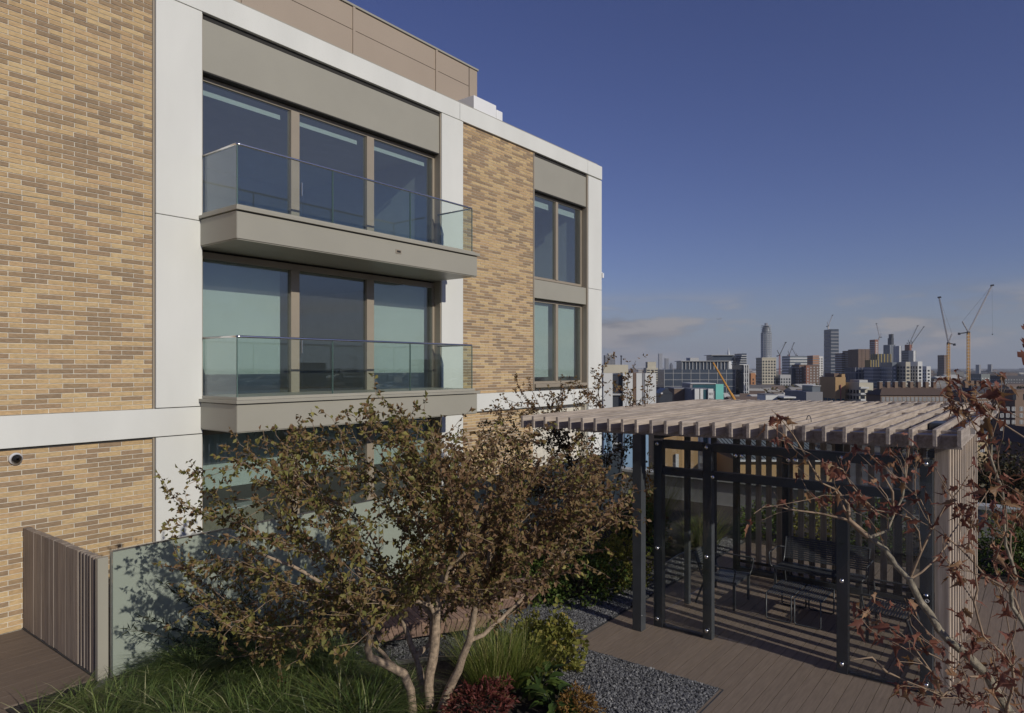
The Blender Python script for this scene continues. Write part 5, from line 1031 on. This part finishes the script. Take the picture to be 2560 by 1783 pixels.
tower('brown_red_block', 'brown and red brick apartment block with many pale windows', 1980, 2048, 912, 780, 20, 'c_brown', 'c_lgrey', wf=.38, hf=.5, fl=3.1, col=3.4); tower('red_strip_block', 'narrow red brick strip standing before the brown block', 2010, 2024, 914, 772, 6, 'c_red', 'c_lgrey', wf=.3)
tower('navy_gap_block', 'narrow dark blue block between the beige wing and brown block', 1971, 1990, 921, 790, 10, 'c_navy', 'c_dark', wf=.3)
o, w, h = site('low_grey_works', 'long low grey blue shed with clerestory box', 'building', 1962, 2057, 980, 280, 22, 'buildings beyond the terrace'); box('wall', 'c_grey', o, 0, w, 0, 22, 0, h); roofbox(o, w * .5, w * .98, 2, 12, h + .01, h + 2.3, 'c_steelglass', 'clerestory'); roofbox(o, w * .5, w * 1.0, 1.5, 12.5, h + 2.32, h + 2.55, 'c_frame', 'clerestory_roof')
o, w, h = site('white_site_cabin', 'white flat box building just above the pergola roof', 'building', 1908, 1944, 988, 230, 8, 'buildings beyond the terrace'); box('wall', 'c_white', o, 0, w, 0, 8, 0, h); box('roof_edge', 'c_grey', o, -.1, w + .1, -.1, 8, h + .01, h + .25); box('band', 'c_grey', o, .2, w - .2, -.06, -.01, h - 2.2, h - 1.6)
o, w, h = site('open_canopy', 'white roofed open canopy right of the white box building', 'building', 1946, 1990, 992, 225, 9, 'buildings beyond the terrace'); box('roof', 'c_white', o, 0, w, 0, 9, h - .5, h); box('wall', 'c_dark', o, .4, w - .4, 1, 8.5, 0, h - .51)
tower('dark_glass_tower', 'tall dark glass tower under construction with crane on top', 2060, 2097, 823, 1500, 34, 'c_glass', 'c_grey', 'slab', fl=7.5)
tower('striped_balcony_block', 'block with pale balcony stripes right of the dark tower', 2088, 2112, 883, 1050, 22, 'c_brown', 'c_lgrey', 'slab', fl=3.4); tower('stone_edged_block', 'beige edged block beside the striped balconies', 2107, 2127, 877, 1040, 18, 'c_brick', 'c_lgrey', wf=.35)
tower('brown_slab_tower', 'broad brown office tower with fine horizontal bands', 2121, 2174, 873, 1000, 30, 'c_brown', 'c_brick', 'glass', fl=3.6, col=5)
tower('red_grid_tower', 'slim red brown tower with pale grid of windows', 2174, 2196, 849, 1600, 24, 'c_red', 'c_white', wf=.5, hf=.5, fl=4.5, col=4.5)
tower('yellow_striped_block', 'upper block with bold yellow vertical fins', 2177, 2227, 885, 900, 18, 'c_dark', 'c_yellow', 'fins', col=4.2); tower('yellow_striped_block', 'lower front block with yellow vertical fins', 2163, 2196, 900, 880, 14, 'c_dark', 'c_yellow', 'fins', col=2.8)
tower('balcony_grid_block', 'grey block with stacked balconies under the yellow fins', 2160, 2203, 918, 620, 16, 'c_grey', 'c_lgrey', 'slab', fl=3.1); tower('navy_low_block', 'dark navy low block with fine mullions', 2112, 2163, 919, 640, 20, 'c_navy', 'c_grey', 'glass', fl=8, col=2.6)
o, w, h = tower('silver_tower', 'silver grey tower with bright edge and dark stepped top', 2236, 2253, 865, 1350, 20, 'c_white', 'c_grey', 'fins', col=5); o, w, h = tower('silver_tower', 'darker ribbed left half of the silver tower pair', 2209, 2238, 862, 1380, 24, 'c_steelglass', 'c_lgrey', 'fins', col=4); roofbox(o, w * .5, w * .95, 4, 18, h + .02, h + 14, 'c_dark', 'upper_storey'); roofbox(o, w * .68, w * 1.0, 6, 18, h + 14.02, h + 22, 'c_dark', 'plant_room')
o, w, h = tower('red_top_tower', 'dark tower with red core top and two cranes above', 2254, 2280, 876, 1400, 26, 'c_dark', 'c_grey', 'slab', fl=5); roofbox(o, w * .45, w * 1.05, 2, 20, h + .02, h + 12, 'c_red', 'core'); tower('white_edge_tower', 'narrow white faced tower right of the red topped tower', 2272, 2290, 877, 1380, 16, 'c_white', 'c_lgrey', 'fins', col=4)
tower('blue_grey_apartments', 'blue grey apartment blocks with white upper floors', 2200, 2242, 906, 600, 20, 'c_steelglass', 'c_white', wf=.4, hf=.35, fl=3.4); tower('cream_balcony_block', 'cream apartment block with stacked balconies left half', 2238, 2276, 905, 590, 18, 'c_beige', 'c_dark', 'win', wf=.6, hf=.55, fl=3.1, col=4.5); tower('cream_balcony_block', 'cream apartment block with dark window strips right half', 2272, 2306, 904, 600, 16, 'c_white', 'c_pane', wf=.5, hf=.7, fl=3.1, col=4); tower('white_stepped_block', 'white stepped apartments at the end of the cream block', 2302, 2327, 916, 640, 16, 'c_white', 'c_pane', wf=.45, hf=.5, fl=3.1)
o, w, h = tower('ochre_building', 'ochre panelled building with glazed lower floors and pink fin', 2050, 2114, 943, 360, 18, 'c_ochre', 'c_dteal', 'win', top=9, wf=.8, hf=.7, fl=3.4, col=4); roofbox(o, w * .15, w * .62, 3, 14, h + .02, h + 2.0, 'c_brown'); roofbox(o, w * .66, w * .99, .5, 12, h + .02, h + 1.6, 'c_ochre'); box('pink_fin', 'c_pink', o, w * .46, w * .5, -.8, -.13, 0, h - 4)
o, w, h = tower('balcony_terraces', 'low beige building with glass balcony terraces', 2110, 2183, 957, 350, 16, 'c_beige', 'c_pane', wf=.6, hf=.6, fl=3.1, col=3.2); roofbox(o, w * .3, w * .9, 4, 14, h + .02, h + 1.4, 'c_lgrey')
for k in range(5): box('balcony', 'c_frame', o, w * .02, w * .6, -1.4, -.13, h - 3.0 - 3.1 * k, h - 2.1 - 3.1 * k)
# long brick terrace with chimneys
o, w, h = site('brick_terrace', 'long brown roofed brick terrace with a row of chimneys', 'building', 2165, 2372, 988, 265, 11, 'buildings beyond the terrace'); box('wall', 'c_brick', o, 0, w, 0, 11, 0, h); b = MB(); b.v = [(-.6, -.6, h), (w + .6, -.6, h), (w + .6, 11.6, h), (-.6, 11.6, h), (3.5, 5.5, h + 3.1), (w - 3.5, 5.5, h + 3.1)]; b.f = [(0, 1, 5, 4), (1, 2, 5), (2, 3, 4, 5), (3, 0, 4), (3, 2, 1, 0)]; rf = b.build('roof', 'c_roof', o)
for k in range(8): xx = w * (.10 + k * .115); box('chimney', 'c_brick', rf, xx - .6, xx + .6, 4.6, 6.4, h + 2.0, h + 5.0); box('chimney_cap', 'c_lgrey', rf, xx - .7, xx + .7, 4.5, 6.5, h + 5.01, h + 5.2)
def sash(o, x, y, z, ww=1.0, hh=1.5):
    wo_ = box('window', 'c_pane', o, x - ww / 2, x + ww / 2, y - .05, y - .005, z, z + hh); f_ = MB()
    for u in (-.5, 0, .5): f_.box(x + u * ww - .06, x + u * ww + .06, y - .12, y - .051, z, z + hh)
    for u in (0, .33, .66, 1): f_.box(x - ww / 2 - .06, x + ww / 2 + .06, y - .11, y - .052, z + u * hh - .06, z + u * hh + .06)
    f_.build('window_frame', 'c_frame', wo_)
for i in range(3):
    for k in range(16): sash(o, w * (k + .6) / 16.4, 0, h - 2.3 - i * 2.9)
# far right brick block with white sash windows
D8 = 250
o, w, h = site('brick_flats', 'brown brick flats with white sash windows at the right edge', 'building', 2480, 2600, 978, D8, 12, 'buildings beyond the terrace'); box('wall', 'c_brick', o, 0, w, 0, 12, 0, h); box('parapet', 'c_brick', o, -.1, w + .1, -.15, 12, h + .01, h + .5)
l0 = (2480 - CX) * (D8 + 12) / F
for i in range(6):
    for px in (2504.5, 2519, 2533.5, 2553, 2570, 2588): sash(o, (px - CX) * D8 / F - l0, 0, zh(1027 + i * 16.5, D8), 1.1, 1.35)
for px in (2536, 2562): box('arched_window', 'c_pane', o, (px - CX) * D8 / F - l0 - .6, (px - CX) * D8 / F - l0 + .6, -.05, -.005, zh(1000, D8), zh(985, D8))
o, w, h = site('brick_flats', 'brown brick flats with dark roof behind the maple leaves', 'building', 2380, 2490, 982, 300, 14, 'buildings beyond the terrace'); box('wall', 'c_brick', o, 0, w, 0, 14, 0, h); b = MB(); b.v = [(-.6, -.6, h), (w + .6, -.6, h), (w + .6, 14.6, h), (-.6, 14.6, h), (4, 7, h + 3.2), (w - 4, 7, h + 3.2)]; b.f = [(0, 1, 5, 4), (1, 2, 5), (2, 3, 4, 5), (3, 0, 4), (3, 2, 1, 0)]; rf = b.build('roof', 'c_slate', o)
for k in range(4): xx = w * (.15 + k * .24); box('chimney', 'c_brick', rf, xx - .7, xx + .7, 6, 8, h + 2, h + 5.2)
for i in range(4):
    for k in range(9): sash(o, w * (k + .6) / 9.4, 0, h - 2.5 - i * 2.9)
o, w, h = site('dark_brick_house', 'dark brick gabled house with arched window at the right edge', 'building', 2546, 2640, 1112, 130, 10, 'buildings beyond the terrace'); box('wall', 'c_brown', o, 0, w, 0, 10, 0, h); b = MB(); b.v = [(-.4, -.4, h), (w + .4, -.4, h), (w + .4, 10, h), (-.4, 10, h), (w / 2, -.4, h + 3), (w / 2, 10, h + 3)]; b.f = [(0, 1, 4), (2, 3, 5), (1, 2, 5, 4), (3, 0, 4, 5)]; b.build('roof', 'c_roof', o)
for k in range(3): sash(o, w * (.2 + .25 * k), 0, h - 3.2, .9, 1.5)
o, w, h = site('yellow_house', 'small yellow brick house with dark roof right of the pergola', 'building', 2440, 2470, 1085, 190, 8, 'buildings beyond the terrace'); box('wall', 'c_ybrick', o, 0, w, 0, 8, 0, h); box('roof', 'c_slate', o, -.4, w + .4, -.4, 8.4, h + .01, h + .7); sash(o, w * .4, 0, h - 2); sash(o, w * .75, 0, h - 2); sash(o, w * .6, 0, h - 5)
# towers far right
tower('far_twin_block', 'grey and brown tower just left of the first yellow crane', 2344, 2369, 888, 1300, 20, 'c_brown', 'c_grey', wf=.5); tower('far_small_tower', 'small far tower block left of its twin near the horizon', 2439, 2452, 912, 2600, 20, 'c_grey', 'c_lgrey', 'slab'); tower('far_small_tower', 'small far tower block right of its twin near the horizon', 2469, 2481, 911, 2600, 20, 'c_grey', 'c_lgrey', 'slab'); tower('green_roof_block', 'low wide block with pale window rows beyond the second crane', 2420, 2475, 935, 900, 26, 'c_corr', 'c_white', wf=.35, hf=.4)
tower('long_flat_block', 'long dark flat block below the horizon at the right edge', 2475, 2600, 940, 800, 20, 'c_slate', 'c_lgrey', wf=.35, hf=.3)
# neighbours below, seen through the shelter
o, w, h = site('yellow_gable_house', 'ochre rendered house with small window seen through the left glass', 'building', 1668, 1745, 1075, 80, 9, 'neighbours below the terrace'); box('wall', 'c_ochre', o, 0, w, 0, 9, 0, h); wn_ = box('window', 'c_pane', o, w * .62, w * .78, -.05, -.005, h - 6.0, h - 4.6); box('window_frame', 'c_frame', wn_, w * .60, w * .80, -.04, -.006, h - 6.15, h - 4.45); box('downpipe_box', 'c_white', o, w * .33, w * .42, -.3, -.01, h - 4.6, h - 2.8); box('roof', 'c_slate', o, -.3, w + .3, -.3, 9.3, h + .01, h + .6)
o, w, h = site('corrugated_roof_shed', 'long shed with grey corrugated roof seen through the shelter', 'building', 1750, 2080, 1150, 75, 14, 'neighbours below the terrace'); box('wall', 'c_ochre', o, 0, w, 0, 14, 0, h)
for k in range(int(w / .42)): MB().hexa([(k * .42, -.4, h), (k * .42 + .3, -.4, h), (k * .42 + .3, 14, h + 3.2), (k * .42, 14, h + 3.2), (k * .42, -.4, h + .12), (k * .42 + .3, -.4, h + .12), (k * .42 + .3, 14, h + 3.32), (k * .42, 14, h + 3.32)]).build('roof_rib', 'c_corr', o)
b = MB(); b.poly([(0, -.4, h + .02), (w, -.4, h + .02), (w, 14, h + 3.22), (0, 14, h + 3.22)]); b.build('roof', 'c_slate', o); box('gutter', 'c_frame', o, 0, w, -.7, -.42, h - .1, h + .1)
# railway cutting strips to the right
rv = thing('railway_viaduct', 'grey railway viaduct with pale parapets below the right edge of the deck', 'viaduct', (PD(2520, 918, 62).x, PD(2520, 918, 62).y, ZG), A - R(90)); box('deck', 'c_grey', rv, -60, 60, -5, 6, 11, 12.6); box('parapet', 'c_lgrey', rv, -60, 60, -5.5, -5.01, 11, 13.8); box('parapet', 'c_lgrey', rv, -60, 60, 6.01, 6.5, 11, 13.8); 
for k in range(4): box('rail', 'steel', rv, -60, 60, -3.2 + k * 2.1, -3.05 + k * 2.1, 12.601, 12.75)
for k in range(9): box('pier', 'c_grey', rv, -56 + k * 14, -53 + k * 14, -4, 5, 0, 10.99)
tr_ = thing('train', 'pale flat-roofed train standing on the viaduct', 'train', (rv.location.x, rv.location.y, ZG + 12.76), A - R(90)); box('carriage', 'c_lgrey', tr_, -25, 25, -2.9, -.4, .4, 3.2, bevel=.25); box('window_band', 'c_pane', tr_, -24.5, 24.5, -2.95, -2.91, 1.5, 2.4); box('underframe', 'c_dark', tr_, -24.5, 24.5, -2.7, -.6, 0, .39)
for i, (px, yt, d_, r_, lab) in enumerate(((2462, 1150, 62, 3.2, 'dark autumn tree below the deck just right of the pergola'), (2500, 1135, 66, 3.6, 'second dark autumn tree below the deck from the pergola'), (2545, 1150, 60, 3.3, 'dark autumn tree below the deck at the right edge'), (1620, 1180, 60, 3.2, 'dark tree below the terrace left of the shelter post'))):
    p_ = Vector(at(px, d_)); hh = zh(yt, d_); t_ = thing('street_tree', lab, 'tree', p_, 0, 'street trees below the terrace'); MB().tube([(0, 0, 0), (.2, 0, hh * .5), (0, .1, hh * .85)], [.35, .25, .08], 7).build('trunk', 'darktwig', t_)
    n_ = 2600; ph = RNG.uniform(0, 6.28, n_); ct = RNG.uniform(-1, 1, n_); rr = RNG.uniform(.3, 1, n_) ** .5 * (1 + .25 * np.sin(ph * 3 + i) + .2 * np.sin(ct * 7)); sn = np.sqrt(1 - ct ** 2); P = np.stack([r_ * rr * sn * np.cos(ph), r_ * rr * sn * np.sin(ph), hh - r_ * 1.1 + r_ * 1.2 * rr * ct], 1)
    soups('crown', [leaf_soup(P, RNG.normal(size=(n_, 3)), RNG.uniform(.25, .5, n_), RNG.uniform(.2, .35, n_))], 'leaf_dark', t_)
# ---- tower cranes
def lattice(b, p0, p1, wd, n, rr):
    p0, p1 = Vector(p0), Vector(p1); d = (p1 - p0).normalized(); s_ = d.orthogonal().normalized(); u_ = d.cross(s_); L = []
    for i in range(4): t = math.pi / 4 + i * math.pi / 2; L.append((s_ * math.cos(t) + u_ * math.sin(t)) * wd * .7)
    for v in L: b.tube([p0 + v, p1 + v], rr, 4, cap=False)
    for k in range(n):
        for i in range(4): b.tube([p0.lerp(p1, k / n) + L[i], p0.lerp(p1, (k + 1) / n) + L[(i + 1) % 4]], rr * .6, 3, cap=False)
def crane(label, d, mast, slew, tip, apex, cw, mm='c_crane', jm='c_cranew', s=1.0, line=None, hook=None):
    o = thing('tower_crane', label, 'crane', at(mast[0], d), 0, 'tower cranes'); a_ = Vector(at(mast[0], d)); q = lambda x, y: PD(x, y, d) - a_; px = d / F
    b = MB(); lattice(b, (0, 0, 0) if mast[1] > 925 else q(*mast), q(slew[0], slew[1]), 4.6 * px * s, 26, .75 * px * s); b.build('mast', mm, o)
    b = MB(); lattice(b, q(*slew), q(*tip), 2.0 * px * s, 26, .5 * px * s); b.build('jib', jm, o)
    b = MB(); lattice(b, q(*slew), q(*apex), 1.6 * px * s, 6, .6 * px * s); b.build('a_frame', jm, o)
    c0, c1 = q(*slew), q(*cw); b = MB(); b.tube([c0, c1], [1.8 * px * s, 1.4 * px * s], 6); b.tube([c1 + Vector((0, 0, 2 * px * s)), c1 - Vector((0, 0, 3.5 * px * s))], 3 * px * s, 6); b.build('counterweight', 'c_dark', o)
    MB().tube([c0 - Vector((0, 0, 2 * px * s)), c0 + Vector((0, 0, 2 * px * s))], 3.6 * px * s, 8).build('cab', 'c_dark', o); MB().tube([q(*apex), q(*tip)], .22 * px * s, 3).build('pendant_line', 'c_dark', o)
    MB().tube([q(tip[0] - 3 * s, tip[1]), q(tip[0] + 4 * s, tip[1] - 1)], 2.4 * px * s, 6).build('jib_head', 'c_dark', o)
    if hook: MB().tube([q(*tip), q(*hook)], .18 * px, 3).build('hoist_line', 'c_dark', o); MB().ball(q(*hook), 1.6 * px, 6, 5).build('hook_block', 'c_dark', o)
    return o
crane('yellow luffing tower crane with its jib leaning left', 420, (2371, 960), (2371, 858), (2348, 744), (2380, 835), (2386, 861))
crane('tallest yellow luffing tower crane with its jib raised to the right', 430, (2421, 960), (2421, 831), (2480, 714), (2406, 804), (2398, 834), hook=(2481, 836))
crane('small pale luffing crane on top of the dark glass tower', 1500, (2071, 823), (2071, 815), (2081, 789), (2068, 805), (2067, 816), 'c_cranew', s=.45); crane('small white luffing crane behind the red grid tower', 1650, (2197, 850), (2199, 843), (2191, 810), (2203, 835), (2203, 843), 'c_cranew', s=.45)
crane('left one of the two parallel grey cranes over the red topped tower', 1420, (2276, 870), (2274, 858), (2294, 815), (2270, 850), (2268, 858), 'c_cranew', 'c_grey', s=.45); crane('right one of the two parallel grey cranes over the red topped tower', 1430, (2281, 870), (2281, 858), (2309, 818), (2277, 850), (2275, 858), 'c_cranew', 'c_grey', s=.45)
crane('red and white crane with long raised jib right of the round tower', 1100, (1949, 930), (1949, 888), (1964, 857), (1943, 876), (1943, 890), 'c_craner', 'c_grey', s=.55); crane('grey crane behind the blue lattice building', 1150, (1973, 900), (1973, 887), (1985, 858), (1970, 877), (1969, 888), 'c_craner', 'c_grey', s=.45); crane('faint crane leaning left over the lattice building', 1300, (1990, 895), (1990, 889), (1981, 873), (1992, 884), (1994, 889), 'c_grey', 'c_grey', s=.35)
p_ = PD(1797, 798, 5200); ap = thing('airplane', 'tiny distant airplane above the small clouds', 'airplane', p_, A - R(90)); MB().tube([(-19, 0, 0), (-15, 0, 0), (15, 0, .5), (19, 0, 1.5)], [.6, 2, 2, .4], 8).build('fuselage', 'c_grey', ap); MB().hexa([(-3, -17, 0), (1, -17, 0), (5, 17, 0), (-1, 17, 0), (-3, -17, .6), (1, -17, .6), (5, 17, .6), (-1, 17, .6)]).build('wing', 'c_grey', ap); box('tail_fin', 'c_grey', ap, 14, 19, -.3, .3, 1, 7)
wb = thing('wall_bracket', 'small white bracket camera on the far corner of the building', 'security camera', (XE + 0.002, FY + 0.05, 6.9)); box('arm', 'whitep', wb, 0, 0.16, -.02, .02, 0, .03); box('housing', 'whitep', wb, 0.1, 0.2, -.05, .05, -.16, -.002)
# two tower blocks on the sunny side, mirrored in the windows
for (x, y, hh, lab) in ((300, -420, 33, 'tower block beyond the terrace mirrored left in the middle pane'), (395, -395, 36, 'tower block beyond the terrace mirrored right in the middle pane')):
    o = thing('mirrored_tower_block', lab, 'building', (x, y, ZG), .3, 'tower blocks on the sunny side'); facade(o, 20, hh, 18, 'c_grey', 'c_pane')
# ================================================================== HAZE
def hz():
    m = bpy.data.materials.new('haze air'); m.use_nodes = True; t = m.node_tree; t.nodes.clear(); o = N(t, 'ShaderNodeOutputMaterial'); v = N(t, 'ShaderNodeVolumePrincipled'); v.inputs['Color'].default_value = (0.80, 0.86, 0.95, 1); v.inputs['Density'].default_value = HAZE; v.inputs['Anisotropy'].default_value = 0.0
    t.links.new(v.outputs[0], o.inputs['Volume']); return m
HAZE = 0.00007
ho = MB().box(-12000, 12000, -12000, 12000, ZG - 2.5, 330).build('haze', hz()); ho['kind'] = 'stuff'; ho['label'] = 'thin pale haze over the city'; ho['category'] = 'haze'
